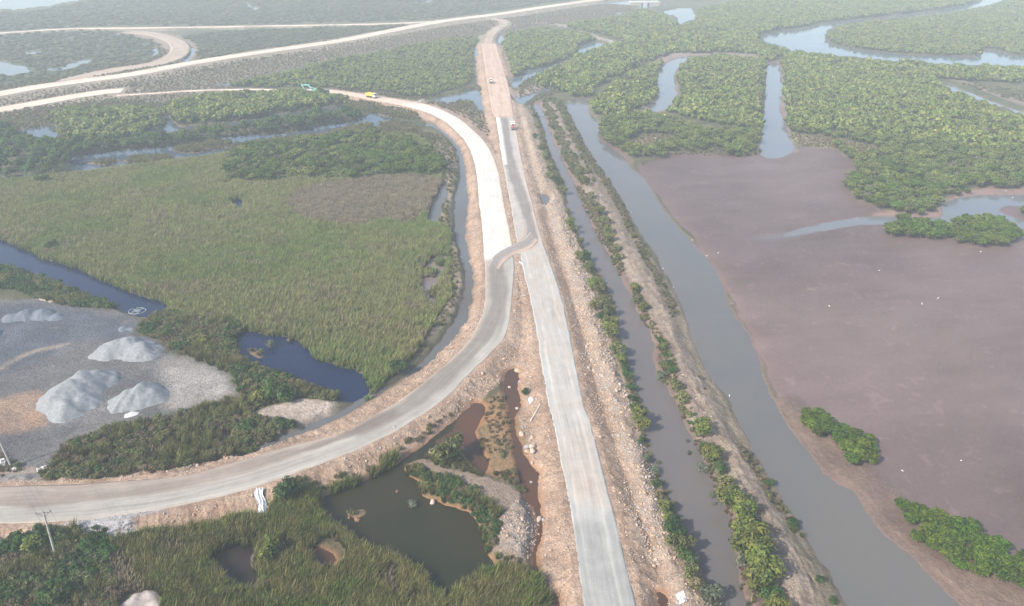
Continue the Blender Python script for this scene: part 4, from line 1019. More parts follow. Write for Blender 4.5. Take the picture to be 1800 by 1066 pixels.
scrub('scrub', 'low scrub on the reedy islets in the lagoon', ISLETS + [[(301,262),(330,252),(400,247),(402,257),(330,269)], [(225,278),(260,272),(304,273),(260,285),(225,287)], [(390,262),(440,250),(500,240),(560,236),(610,230),(600,240),(520,252),(440,264)], [(600,234),(640,228),(690,222),(745,232),(740,245),(690,240),(640,238)], [(660,215),(700,212),(735,222),(725,232),(690,226)], [(592,178),(640,180),(720,196),(740,210),(700,208),(668,200),(650,196),(600,190)]], 31, mix=(.35, .3, .2, .15, 0), spacing=1.8, sc0=.9, wmax=2.2)

scrub('dry_grass', 'pale dry grass patches among the mangroves by the creek', [[(1390,235),(1420,238),(1500,250),(1545,262),(1550,272),(1500,268),(1460,258),(1410,255)], [(1110,243),(1150,235),(1190,245),(1160,262),(1115,262)]], 33, mix=(.1, .9, 0, 0, 0), spacing=1.7, sc0=.7)
# --- mangroves
CL1 = [(1558,402),(1575,394),(1620,392),(1660,396),(1690,395),(1700,384),(1730,380),(1760,388),(1790,405),(1788,418),(1760,424),(1730,428),(1690,424),(1680,412),(1640,412),(1600,410),(1565,410)]
CL2 = [(1400,732),(1412,722),(1438,722),(1460,731),(1482,743),(1510,756),(1534,772),(1550,792),(1546,806),(1526,803),(1512,810),(1495,806),(1485,790),(1475,778),(1455,765),(1430,755),(1408,742)]
CL3 = [(1592,905),(1610,893),(1640,893),(1670,903),(1700,910),(1720,925),(1745,945),(1775,965),(1830,985),(1900,1010),(1900,1060),(1830,1045),(1790,1020),(1750,1012),(1700,1005),(1690,990),(1672,975),(1645,965),(1618,950),(1605,930)]
CL3b = [(1566,880),(1576,873),(1590,878),(1598,892),(1588,898),(1570,890)]
M6 = [(1372,108),(1400,98),(1500,110),(1600,122),(1640,135),(1660,152),(1700,174),(1760,194),(1800,210),(1900,226),(1900,322),(1800,326),(1720,330),(1690,338),(1660,350),(1652,370),(1600,372),(1560,368),(1520,352),(1487,325),(1490,300),(1502,285),(1475,262),(1440,248),(1398,250),(1388,230),(1380,180)]
M5a = [(1030,185),(1060,165),(1100,130),(1165,108),(1155,125),(1153,160),(1140,182),(1090,195),(1050,200)]
M5b = [(1192,130),(1208,108),(1270,99),(1342,110),(1343,150),(1338,190),(1336,225),(1270,216),(1215,205),(1190,198),(1175,196),(1196,172)]
M5c = [(1052,218),(1060,208),(1110,198),(1180,204),(1200,216),(1255,230),(1257,255),(1230,264),(1190,262),(1160,272),(1110,276),(1090,264),(1057,238)]
M5d = [(1265,230),(1338,230),(1338,262),(1310,268),(1280,270),(1262,258)]
M2 = [(288,193),(330,178),(400,170),(480,167),(560,168),(608,176),(608,186),(545,196),(475,204),(400,212),(330,219),(300,208)]
M3 = [(90,206),(110,194),(150,188),(220,190),(285,199),(294,215),(265,230),(200,242),(150,246),(110,238),(98,222)]
M1 = [(400,148),(473,134),(600,105),(634,100),(701,85),(832,66),(832,98),(828,140),(789,157),(762,167),(718,168),(678,160),(600,155),(540,151),(470,151)]
M9 = [(884,85),(882,68),(951,52),(1035,62),(1038,75),(1018,84),(1013,94),(938,122),(922,131),(904,133),(888,111)]
M8 = [(1062,60),(1010,52),(1000,45),(1050,38),(1090,32),(1130,20),(1160,28),(1190,48),(1228,38),(1228,22),(1300,3),(1450,-25),(1700,-40),(1735,-18),(1713,2),(1673,11),(1605,21),(1538,28),(1487,34),(1443,38),(1416,45),(1375,50),(1336,58),(1338,80),(1382,92),(1345,106),(1320,92),(1200,92),(1170,95),(1090,130),(1050,150),(1030,168),(1010,168),(975,155),(948,150),(950,132),(985,117),(1024,97),(1066,84),(1090,72)]
MR = [(1457,58),(1487,47),(1538,39),(1605,33),(1673,25),(1740,13),(1800,-2),(1950,-30),(2050,-30),(2050,95),(1800,96),(1781,94),(1760,88),(1735,84),(1722,95),(1673,95),(1605,93),(1538,87),(1472,78),(1454,67)]
MS = [(1396,98),(1500,108),(1600,118),(1740,122),(1900,128),(1900,142),(1780,143),(1680,138),(1600,130),(1500,122),(1410,110)]
T0 = [(-150,230),(0,232),(15,228),(40,244),(70,258),(120,271),(130,287),(118,300),(60,310),(0,313),(-150,322)]
T1 = [(60,264),(140,258),(220,252),(300,244),(400,233),(450,226),(510,216),(560,208),(620,204),(645,208),(600,216),(550,224),(480,234),(400,243),(300,254),(220,263),(140,273),(80,278)]
G2 = [(1500,250),(1550,262),(1600,280),(1540,290)]
FTL = [(-150,24),(0,22),(60,20),(108,12),(150,4),(300,-22),(600,-38),(900,-32),(1000,-6),(954,6),(850,20),(790,29),(700,36),(473,41),(338,44),(189,45),(0,53),(-150,60)]
FL1 = [(-150,70),(0,63),(111,56),(190,55),(250,66),(282,82),(265,100),(215,113),(150,126),(60,140),(0,152),(-150,176)]
FL2 = [(330,62),(480,52),(600,48),(750,42),(667,54),(506,79),(405,94),(350,106),(346,88),(336,75)]
GR = [[(1390,235),(1420,238),(1500,250),(1545,262),(1550,272),(1500,268),(1460,258),(1410,255)], [(1110,243),(1150,235),(1190,245),(1160,262),(1115,262)]]
items = []      # every mangrove: x, y, scale, zone
def mang(zone, poly, spacing, s0, s1, z=1.8, wmax=-1.2, rmax=-6, seed=0, keep=1.0):
    p = filt(scatter(poly, z, spacing, seed=50 + seed), wmax, rmax, 1.4)
    if zone in ('delta', 'creek island'): p = excl(p, *GR)
    r = np.random.default_rng(seed)
    p = p[r.random(len(p)) < keep]
    n = fbm(p[:, 0], p[:, 1], 14, 3, 91)
    g_ = fbm(p[:, 0], p[:, 1], 9, 3, 97) + .12 * r.random(len(p))
    if zone in ('delta', 'creek island', 'forest', 'road block'): k = g_ > .31; p, n = p[k], n[k]
    s = r.uniform(s0 * .85, s1 * 1.12, len(p)) * (.72 + .56 * n)
    items.extend((x, y, q, zone) for (x, y), q in zip(p, s))
mang('long clump', CL3, 2.3, .62, .85, 2.2, -1.0, seed=1)
mang('long clump', CL3b, 2.0, .5, .65, 1.4, -1.0, seed=2)
mang('oblong clump', CL2, 2.2, .6, .8, 2.0, -1.0, seed=3)
mang('islet clump', CL1, 3.3, .8, 1.15, 2.0, -.5, seed=4)
mang('islet clump', [(1790,368),(1815,356),(1850,360),(1840,376),(1800,376)], 3.2, .7, .9, 1.5, -.6, seed=5)
mang('delta', M6, 3.5, .72, 1.15, seed=6, keep=.93)
for i, q in enumerate((M5a, M5b, M5c, M5d)): mang('creek island', q, 3.5, .65, 1.1, seed=10 + i, keep=.92)
mang('reed copse', M4, 3.3, .75, 1.3, seed=15, keep=.9)
mang('lagoon', M2, 3.6, .9, 1.3, seed=16); mang('lagoon', M3, 3.5, .75, 1.1, seed=17)
mang('road block', M1, 3.6, .62, .9, seed=18, wmax=-1.5); mang('road block', M9, 3.8, .8, 1.1, seed=19)
mang('forest', M8, 3.9, .75, 1.3, seed=20); mang('forest', MR, 3.9, .6, 1.0, seed=21); mang('forest', MS, 4.0, 1.0, 1.4, seed=22)
mang('scrub', FTL, 6.5, .7, 1.2, 1.2, seed=23, keep=.8); mang('scrub', FL1, 4.8, .45, .85, .8, seed=24, keep=.7); mang('scrub', FL2, 4.6, .6, .9, 1, seed=25)
mang('scrub', [(1690,146),(1740,150),(1820,165),(1900,178),(1900,192),(1820,184),(1740,162)], 3.6, .5, .8, 1, seed=26, keep=.7)
mang('scrub', [(345,110),(405,100),(506,84),(600,68),(667,60),(700,60),(600,80),(506,98),(405,118),(330,130)], 5.5, .4, .6, .6, seed=27, keep=.35)
items.sort(key=lambda t: (t[0] ** 2 + t[1] ** 2 + CH ** 2) ** .5 / (t[2] + .3))
def screen(x, y, z):
    d = y * ct + (CH - z) * st
    return 900 + FPX * x / d, 533 - FPX * (y * st - (CH - z) * ct) / d
vis = [t for t in items if -20 < screen(t[0], t[1], 1.5)[0] < 1820 and screen(t[0], t[1], 1.5)[1] < 1090]
solo = vis[:300]; solo_set = set(id(t) for t in solo)
rest = [t for t in items if id(t) not in solo_set]
ZL = {'long clump': ('dense dark green mangrove in the long clump on the mud at lower right', 'mangroves in the long clump on the mud'),
      'oblong clump': ('dense green mangrove in the small oblong clump on the canal bank', 'mangroves in the oblong clump by the canal'),
      'islet clump': ('round green mangrove in the low clump beside the blue pool', 'mangroves beside the blue pool'),
      'delta': ('domed green mangrove on the mudflat side of the big mangrove stand', 'mangroves along the mudflat side of the stand'),
      'creek island': ('domed green mangrove on the marsh between canal and creek', 'mangroves between canal and creek'),
      'reed copse': ('bright green tree in the copse at the back of the reed bed', 'trees of the copse behind the reed bed')}
mprotos = []
for i in range(4):
    e = empty('mangrove_tree', (0, 0, -50)); link('crown', mg_near[i], None, e); link('trunk', mg_trunks[i % 2], None, e); mprotos.append(e)
used = [False] * 4
for k, (x, y, s, zn) in enumerate(solo):
    j = (k * 7 + int(abs(x))) % 4
    loc = (x, y, hz(x, y)); rz = random.uniform(0, 6.28); sc = (s * random.uniform(.9, 1.15), s * random.uniform(.9, 1.15), s * random.uniform(.9, 1.15))
    if not used[j]:
        o = mprotos[j]; used[j] = True; o.location = loc; o.rotation_euler = (0, 0, rz); o.scale = sc
    else: o = copy_tree(mprotos[j], loc, rz, sc)
    lb, gp = ZL.get(zn, ('green mangrove in the stand', 'mangroves'))
    tag(o, lb, 'mangrove', gp); o['zone'] = zn
# the remaining mangroves, far or small, as masses
def mass(name, label, zones, near_d=420):
    t = [q for q in rest if q[3] in zones]
    if not t: return
    p = np.array([(q[0], q[1]) for q in t]); s = np.array([q[2] for q in t])
    far = np.hypot(p[:, 0], p[:, 1]) > near_d
    idx = np.where(far, 4, 0) + rng.integers(0, 4, len(p))
    dead = rng.random(len(p)) < .035; idx = np.where(dead, 8, idx)
    sc = np.stack([s, s, s * rng.uniform(.8, 1.2, len(p))], 1)
    stuff(name, label, 'mangroves', p, idx, sc, mg_mid + mg_far + [mg_dead])
mass('mangrove_stand', 'broad stand of domed mangroves right of the mudflat creek', ('delta', 'islet clump', 'long clump', 'oblong clump'))
mass('mangrove_stand', 'mangroves between the outer canal and the straight creek', ('creek island',))
mass('mangrove_stand', 'low mangrove block between the highway and the curved road', ('road block',))
mass('mangrove_stand', 'dark mangroves round the lagoon on the left', ('lagoon', 'reed copse'))
mass('mangrove_forest', 'hazy mangrove forest along the winding river', ('forest',), 330)
t = [q for q in rest if q[3] == 'scrub']; p = np.array([(q[0], q[1]) for q in t]); s = np.array([q[2] for q in t])
stuff('marsh_scrub', 'hazy low scrub on the marsh beyond the highway', 'scrub', p, rng.integers(0, 4, len(p)), np.stack([s * 1.25, s * 1.25, s * rng.uniform(.4, .75, len(p))], 1), mg_scrub)

# --- the row of taller trees between the lagoons
e0 = [empty('tree', (0, 0, -50)) for _ in range(3)]
for e, me in zip(e0, tall_near): link('crown', me, None, e); link('trunk', tall_trunk, None, e)
used = [False] * 3
tp = [(q, 'r') for q in filt(scatter(T1, 2.0, 4.3, seed=200), 2.0, -2)] + [(q, 'c') for q in filt(scatter(T0, 2.0, 6.4, seed=201), 2.0, -2)]
tp = [t for t in tp if screen(t[0][0], t[0][1], 3)[0] > -12]
for k, (q, z) in enumerate(tp):
    j = k % 3; s = random.uniform(.85, 1.4)
    loc = (q[0], q[1], max(0, hz(*q)) - .1); sc = (s, s, s * random.uniform(.7, 1.0))
    if not used[j]: o = e0[j]; used[j] = True; o.location = loc; o.scale = sc
    else: o = copy_tree(e0[j], loc, random.uniform(0, 6.28), sc)
    if z == 'r': tag(o, 'dark tree in the row standing between the two lagoon channels', 'tree', 'row of trees between the lagoon channels')
    else: tag(o, 'dark bushy tree in the grove at the left end of the lagoon', 'tree', 'grove at the left end of the lagoon')

# --- shrubs one can tell apart: banks of the two canals and single bushes
M_stem = M_bark
def stem_mesh(seed):
    r = random.Random(seed); mb = MB()
    for i in range(7):
        a = 6.283 * i / 7 + r.uniform(-.3, .3); q = r.uniform(.25, .6)
        mb.tube((math.cos(a) * .06, math.sin(a) * .06, -.15), (math.cos(a) * q, math.sin(a) * q, r.uniform(.6, 1.0)), .035, .015, 5)
    return mb.mesh('stems')
stems = stem_mesh(4); stems.materials.append(M_stem)
shp = {}
for kind, L in (('lime', sh_lime), ('dark', sh_dark), ('grey', sh_grey), ('olive', sh_olive), ('brown', sh_brown)):
    for i, me in enumerate(L):
        e = empty('shrub', (0, 0, -60)); link('foliage', me, None, e); link('stems', stems, None, e); shp[kind, i] = [e, False]
cnt = 0
def shrub(px, py, r, kind, label, group=None, z=.6, name='shrub'):
    global cnt
    cnt += 1
    w = P(px, py, z + r * .5); x, y = float(w[0]), float(w[1]); h = max(hz(x, y), -.25)
    sl_ = shp[kind, cnt % 3]
    rz = random.uniform(0, 6.28); sc = (r * random.uniform(.9, 1.15), r * random.uniform(.9, 1.15), r * random.uniform(.85, 1.2))
    if not sl_[1]: o = sl_[0]; sl_[1] = True; o.location = (x, y, h); o.rotation_euler = (0, 0, rz); o.scale = sc
    else: o = copy_tree(sl_[0], (x, y, h), rz, sc)
    o.name = name
    return tag(o, label, 'shrub', group)
ORD = ['first', 'second', 'third', 'fourth', 'fifth', 'sixth', 'seventh', 'eighth', 'ninth', 'tenth', '11th', '12th', '13th', '14th', '15th', '16th', '17th', '18th', '19th', '20th', '21st', '22nd', '23rd', '24th', '25th', '26th', '27th', '28th', '29th', '30th', '31st', '32nd', '33rd', '34th', '35th', '36th', '37th', '38th', '39th', '40th']
ADJ = {'lime': 'yellow green feathery bush', 'dark': 'dark green leafy bush', 'grey': 'pale grey green bush', 'olive': 'olive green bush', 'brown': 'dry brown bush'}
dike_near = [(1362,1078,2,'lime'),(1352,1050,2,'dark'),(1330,1035,2.2,'lime'),(1352,1015,2,'dark'),(1340,1020,2.6,'lime'),(1330,1002,2.8,'lime'),(1305,987,1.5,'grey'),(1320,972,2.8,'lime'),(1335,962,1.8,'dark'),(1302,960,2,'lime'),(1306,940,2.4,'lime'),(1327,930,2,'dark'),(1305,907,2.6,'lime'),(1312,898,1.8,'olive'),(1280,882,2.2,'lime'),(1276,857,1.8,'olive'),(1267,832,1.6,'dark'),(1252,812,1.9,'lime'),(1235,819,1.3,'grey'),(1247,800,1.8,'olive'),(1237,785,1,'dark'),(1233,763,2,'lime'),(1213,743,.8,'dark'),(1202,720,1,'olive'),(1199,703,1.5,'olive'),(1188,682,1.6,'olive'),(1181,658,1.2,'dark'),(1178,647,1.3,'dark'),(1163,658,1.5,'grey'),(1168,630,.9,'dark'),(1167,618,1,'lime'),(1159,602,1.3,'dark')]
dike_far = [(1130,546,1.6,'lime'),(1120,527,1.7,'olive'),(1116,512,1.8,'lime'),(1086,456,1.8,'olive'),(1083,442,2,'olive'),(1071,426,1.8,'lime'),(1069,412,2.2,'lime'),(1062,396,2.6,'olive'),(1054,379,2.4,'lime'),(1043,362,2,'olive'),(1039,349,2.2,'olive'),(1022,322,2.2,'lime'),(1017,308,2.4,'olive')]
road_near = [(1248,1052,2,'grey'),(1222,1037,1.5,'brown'),(1212,1017,1.4,'olive'),(1215,990,1.5,'grey'),(1205,982,2.0,'dark'),(1197,962,2.2,'olive'),(1190,947,2,'dark'),(1177,935,2,'dark'),(1180,920,1.2,'olive'),(1172,915,1.0,'lime'),(1167,898,1.2,'lime'),(1160,872,.9,'brown'),(1154,851,1.4,'dark'),(1134,810,.9,'grey'),(1126,777,1,'dark'),(1126,753,1.6,'lime'),(1122,740,1.8,'lime'),(1116,719,1.2,'dark'),(1112,703,1.3,'dark'),(1109,683,1.3,'dark'),(1103,664,1.3,'dark'),(1098,651,1.3,'dark'),(1092,638,1.4,'lime'),(1092,620,1.4,'grey'),(1084,617,1.8,'olive'),(1072,588,2,'lime'),(1070,566,2,'olive')]
road_far = [(1076,580,1.8,'olive'),(1056,558,1.8,'dark'),(1069,550,2.4,'olive'),(1049,538,2.6,'olive'),(1052,512,2.1,'olive'),(1042,508,2,'lime'),(1047,495,1.8,'olive'),(1032,474,2.2,'olive'),(1030,455,2.2,'dark'),(1022,458,2.0,'lime'),(1021,427,1.5,'lime'),(1008,405,1.8,'olive'),(1002,398,2,'lime'),(1004,382,1.4,'grey'),(998,371,1.5,'olive'),(989,337,2.2,'olive'),(979,322,2.4,'dark'),(966,311,2.5,'olive'),(965,297,2.2,'olive'),(958,277,2.2,'olive'),(950,260,2.0,'olive'),(941,243,2.2,'dark'),(944,222,2.0,'olive'),(940,204,2.0,'olive'),(934,190,1.8,'grey')]
for L, where, grp in ((dike_near, 'from the near end along the dike between the canals', 'bushes along the near half of the dike'), (dike_far, 'past the gap on the far half of the dike', 'bushes along the far half of the dike'), (road_near, 'from the near end along the road side of the canal', 'bushes along the near road side of the canal'), (road_far, 'past the bend on the far road side of the canal', 'bushes along the far road side of the canal')):
    for k, (x, y, r, kd) in enumerate(L): shrub(x, y, r * (.95 if kd == 'dark' else 1.15) * (.85 if L in (dike_far, road_far) else 1), kd, f'{ADJ[kd]}, {ORD[k]} {where}', grp)
for x, y, r, lb in ((1250,870,.8,'round pale weed clump in the canal water beside the lime bushes'), (1255,885,.55,'small weed clump in the canal just below a rounder one'), (1202,913,.5,'tiny yellowish weed clump alone in the canal water'), (1208,775,.55,'upper of two weed clumps in mid canal'), (1210,797,.6,'lower of two weed clumps in mid canal'), (1151,830,1.2,'pale grey water bush off the road bank'), (1157,813,.6,'small faint weed beyond the pale water bush'), (726,887,1.0,'grey green bush standing alone in the green pond'), (475,606,1.7,'tall reedy tussock in the dark blue pond'), (508,598,.8,'small brown tussock at the top of the dark blue pond')):
    shrub(x, y, r, 'grey' if y != 598 else 'brown', lb, z=0, name='water_plant')
for x, y, r, kd, lb in ((792,795,3.6,'olive','big round bush on the neck of the pond island'), (772,800,2.2,'brown','dry bush leaning against the big round bush on the island'), (480,690,3.0,'dark','large bright green bush right of the gravel yard'), (462,706,2.4,'lime','lime green bush below the large bush by the gravel yard'), (505,702,2.6,'dark','leafy bush between the large bush and the sandy mound'), (360,603,1.6,'lime','bright green bush among brown scrub by the blue ditch'), (475,975,2.4,'lime','tall yellow green bush at the edge of the small dark pond'), (398,921,1.3,'lime','small yellow bush at the foot of the embankment'), (92,435,2.2,'dark','dark bush on the bank where the reed bed meets the blue ditch'), (75,318,2.6,'dark','dark bush at the back corner of the reed bed'), (510,870,2.6,'dark','green bush between the white sheet and the green pond'), (922,692,1.0,'dark','green bush alone on the rubble beside the rusty ditch'), (1506,812,.8,'dark','tiny bush at the tip of the oblong mangrove clump'), (1438,968+55,.8,'dark','small green weed low on the outer slope of the dike'), (1465,1056,.9,'dark','green weed at the canal edge of the dike bottom right'), (1352,848,1.1,'dark','green weed high on the outer dike slope'), (1395,923,1.2,'dark','leafy weed on the outer dike slope by the grey grass'), (60,965,2.0,'lime','yellow green bush left of the power pole'), (30,1040,1.6,'olive','olive bush in the bottom left corner'), (110,1050,2.4,'dark','dark glossy bush right of the corner olive bush'), (700,650,2.4,'dark','green bush at the tip of the reed bed by the ditch')):
    shrub(x, y, r, kd, lb)
# ------------------------------------------------------------------ gravel stockpiles
M_gravel = flat('crushed_gravel', (.215, .225, .23), .95, .3, 1.4)
M_gravel2 = flat('blue_grey_gravel', (.125, .145, .17), .95, .2, .9)
M_lime = flat('white_grit', (.50, .50, .49), .95, .1, 2)
def pile(label, cones, m, z0=.75, slope=.70, seed=0, grp='gravel stockpiles in the yard', name='gravel_pile'):
    pts = [(P(x, y, z0), h) for x, y, h in cones]
    c = np.mean([p for p, _ in pts], 0)
    R_ = max(np.linalg.norm(p - c) + h / slope for p, h in pts) + 1.0
    st_ = .38; n = int(2 * R_ / st_)
    g = np.linspace(-R_, R_, n); X, Y = np.meshgrid(g, g); wx, wy = X + c[0], Y + c[1]
    H = np.full(X.shape, -5.0)
    j1 = (fbm(wx, wy, 5, 3, seed) - .5) * 2.2; j2 = (fbm(wx, wy, 5, 3, seed + 4) - .5) * 2.2
    for p, h in pts:
        dx, dy = wx + j1 - p[0], wy + j2 - p[1]
        r_ = np.hypot(dx, dy)
        a = np.arctan2(dy, dx)
        rill = (fbm(a * 3.5 + seed, r_ * .05, 1, 3, seed + 9) - .5) * .5 * np.clip(r_ / 3, 0, 1)
        h_ = h * 1.02 - np.sqrt(r_ * r_ + 1.3) * slope + rill * 1.7
        K = .3; H = np.where(H < -4, h_, np.maximum(H, h_) + K * np.log1p(np.exp(-np.abs(H - h_) / K)))
    H = H + (fbm(wx, wy, 1.2, 3, seed + 2) - .5) * .3 + (fbm(wx, wy, 4.0, 3, seed + 5) - .5) * .9
    ground = HT(wx.ravel(), wy.ravel())[0].reshape(X.shape)
    Z = np.maximum(H + z0, ground - .35)
    mask = (H + z0 > ground - .3)
    cm = mask[:-1, :-1] | mask[1:, :-1] | mask[:-1, 1:] | mask[1:, 1:]
    me, _ = grid_mesh(name, np.stack([X, Y, Z - z0], -1).reshape(-1, 3), n, n, cm)
    smooth_me(me)
    o = link(name, me, m); o.location = (c[0], c[1], z0)
    return tag(o, label, 'gravel pile', grp)
pile('rearmost of three big pale gravel heaps, broad with ribbed face', [(192,622,3.0), (206,616,3.9), (228,612,4.3), (250,620,3.6)], M_gravel, seed=3)
pile('largest pale gravel heap, nearest the orange dirt patch', [(112,705,4.2), (128,694,5.0), (150,680,4.9), (172,672,3.6), (120,722,3.6), (146,712,3.2)], M_gravel, seed=13)
pile('small gravel heap with white toe, right of the largest heap', [(228,704,3.5), (250,698,4.0), (270,700,3.1)], M_gravel, seed=23)
pile('long low blue grey heap at the back of the yard', [(20,560,2.2), (45,556,2.7), (75,555,2.6), (102,558,2.0)], M_gravel2, seed=33)
pile('low blue grey windrow beside the brown scrub', [(196,582,1.0), (216,579,1.5), (232,581,1.1)], M_gravel2, seed=43)
pile('blue grey heap cut off by the left edge of the view', [(-14,590,2.4), (-34,582,2.6)], M_gravel2, seed=53)
pile('low pale grit heap in front of the rearmost gravel heap', [(146,618,.7), (158,622,.8)], M_gravel, seed=63)
pile('white grit spilled at the toe of the small gravel heap', [(228,730,.9)], M_lime, seed=73, slope=.45)
pile('white grit spilled at the toe of the largest gravel heap', [(107,748,.7)], M_lime, seed=83, slope=.4)
pile('sandy hump beside the green bank of the ditch', [(76,527,1.2), (84,529,1.0)], flat('tan_sand', (.42, .33, .25), .95, .15, 2), seed=93, grp=None, name='sand_heap')
pile('dumped grey and white rubble heap hidden in the foreground reeds', [(238,1062,1.6), (262,1052,1.7), (272,1066,1.2)], flat('grey_rubble', (.36, .31, .28), .95, .4, 1.2), seed=97, grp=None, name='rubble_heap')
pile('dark soil mound on the orange dirt', [(58,733,.9)], flat('dark_soil', (.12, .105, .10), .95, .2, 2), seed=99, grp=None, name='soil_heap')

# ------------------------------------------------------------------ rocks
M_rock = [flat('pale_rock', (.42, .34, .275), .9, .2, 1.5), flat('tan_rock', (.34, .25, .185), .9, .2, 1.5), flat('grey_rock', (.30, .28, .265), .9, .2, 1.5), flat('orange_rock', (.42, .29, .19), .9, .2, 1.5)]
def rock_mesh(seed):
    r = np.random.default_rng(seed); v, f = ICO2
    s = r.uniform(.7, 1.3, 3) * np.array([1, 1, .72])
    vv = v.copy()
    for i in range(6):                                # chip flat faces
        d = r.normal(0, 1, 3); d /= np.linalg.norm(d); t = r.uniform(.55, .85)
        q = vv @ d; vv = vv - np.outer(np.maximum(q - t, 0), d)
    me = bpy.data.meshes.new('rock'); me.from_pydata((vv * s).tolist(), [], f.tolist()); return me
rocks = [rock_mesh(400 + i) for i in range(8)]
for i, me in enumerate(rocks): me.materials.append(M_rock[i % 4])
rust_me = rock_mesh(444); rust_me.materials.append(flat('rusty_rock', (.20, .11, .06), .9, .25, 2))
def put_rock(x, y, s, label, group, k=0, dz=0.0, name='boulder'):
    o = link(name, rocks[k % 8]); o.location = (x, y, max(hz(x, y), -.1) + s * .25 + dz); o.rotation_euler = (random.uniform(-.5, .5), random.uniform(-.5, .5), random.uniform(0, 6.28)); o.scale = (s, s, s)
    return tag(o, label, 'rock', group)
for x, y, s, lb in ((911,651,1.0,'big pale boulder at the head of the rusty ditch'), (896,680,.5,'small boulder sitting in the rusty ditch water'), (910,717,.6,'round pale boulder at the ditch edge below the green bush'), (916,765,.75,'white boulder alone at the ditch edge'), (926,789,.8,'left boulder of the cluster beside the rusty ditch'), (936,790,.85,'upper right boulder of the cluster beside the rusty ditch'), (927,796,.65,'lowest boulder of the cluster, touching the ditch'), (936,797,.85,'tan boulder at the lower right of the ditch cluster'), (935,774,.5,'orange boulder above the ditch cluster'), (936,814,.45,'small white boulder below the ditch cluster'), (948,913,.85,'white boulder beside the grey rubble slope'), (934,846,.4,'small stone where the ditch bends'), (545,866,.6,'pale boulder where the pond meets the road embankment'), (614,908,.5,'rusty boulder on the small islet in the green pond'), (628,912,.8,'larger rusty boulder on the islet in the green pond'), (760,882,.8,'pale boulder among the brush on the pond island'), (694,762,.5,'stone on the slope above the pond corner'), (1040,637,.7,'orange boulder in the groove beside the straight road'), (1035,652,.6,'white boulder in the groove beside the straight road'), (697,862,.4,'dark stone showing above the green pond')):
    o = put_rock(float(P(x, y, .3)[0]), float(P(x, y, .3)[1]), s, lb, None, int(x) % 4 if lb.find('white') < 0 else 0)
    if 'rusty boulder on' in lb or 'dark' in lb or 'larger rusty' in lb: o.data = rust_me
# pool of candidate stones on the road slopes, the spoil ridges and the dike
q = scatter([(880,160),(1000,340),(1060,420),(1130,560),(1230,700),(1330,900),(1440,1120),(-60,1120),(-60,880),(400,780),(700,640),(790,500),(780,250),(740,150)], 1, .5, sm=1, seed=300)
h, w, rd = HT(q[:, 0], q[:, 1])
dA = sdist(polyA, q[:, 0], q[:, 1], 26); dB = sdist(polyB, q[:, 0], q[:, 1], 26)
ridl = smooth(P(*np.array(RID, float).T, 1.2), 4, False); dR, _ = ldist(ridl, q[:, 0], q[:, 1], 10)
dkl = smooth(P(*np.array(DIKE, float).T, 1.6), 4, False); dD, sD = ldist(dkl, q[:, 0], q[:, 1], 12)
iscl = inside(WP([(890,900),(915,878),(938,888),(946,920),(946,950),(932,978),(905,985),(882,962),(878,930)], .9), q)
med_ = inside(med, q)
prob = np.where((dA < -1) & (dA > -7), .34, 0) + np.where((dB < -1) & (dB > -6), .26, 0) + np.where(dR < 3.6, .95, 0) + np.where(dD < 5, .4, 0) + np.where(iscl > 0, .8, 0) + np.where(med_ > 0, .3, 0)
prob *= .35 + 1.3 * sst(.35, .65, fbm(q[:, 0], q[:, 1], 6, 3, 95))
kk = (rng.random(len(q)) < prob) & (w < .3) & (rd < -.7) & (h > -.05)
q, dD2 = q[kk], dD[kk]
sz = np.exp(rng.normal(-1.95, .42, len(q))) * np.where(dR[kk] < 3.2, 1.25, 1.0) * np.where(dD2 < 4.5, .75, 1)
sz = np.clip(sz, .06, .55)
onscr = np.array([0 < screen(x, y, 1)[0] < 1800 and screen(x, y, 1)[1] < 1066 for x, y in q])
vis_ = sz / np.hypot(np.hypot(q[:, 0], q[:, 1]), CH) * onscr
order = np.argsort(-vis_)
NS = 240
for k in order[:NS]:
    x, y = q[k]
    if dR[kk][k] < 3.2: lb, gp = 'pale angular rock on the rubble ridge between straight road and canal', 'rocks on the rubble ridge'
    elif dD2[k] < 5: lb, gp = 'grey stone on the stony dike between the two canals', 'stones on the dike'
    elif iscl[kk][k] > 0: lb, gp = 'grey white rock on the rubble slope of the pond island', 'rocks on the island slope'
    elif dA[kk][k] > -8 and dA[kk][k] > dB[kk][k]: lb, gp = 'tan rock lying on the side slope of the straight road', 'rocks on the straight road slope'
    else: lb, gp = 'tan rock lying on the side slope of the curved road', 'rocks on the curved road slope'
    put_rock(x, y, float(sz[k]), lb, gp, int(k), name='rock')
rest_r = order[NS:]
stuff('rubble', 'loose stones and rubble strewn over the road slopes and ridges', 'rubble', q[rest_r], rng.integers(0, 8, len(rest_r)), sz[rest_r], rocks, zoff=.03)

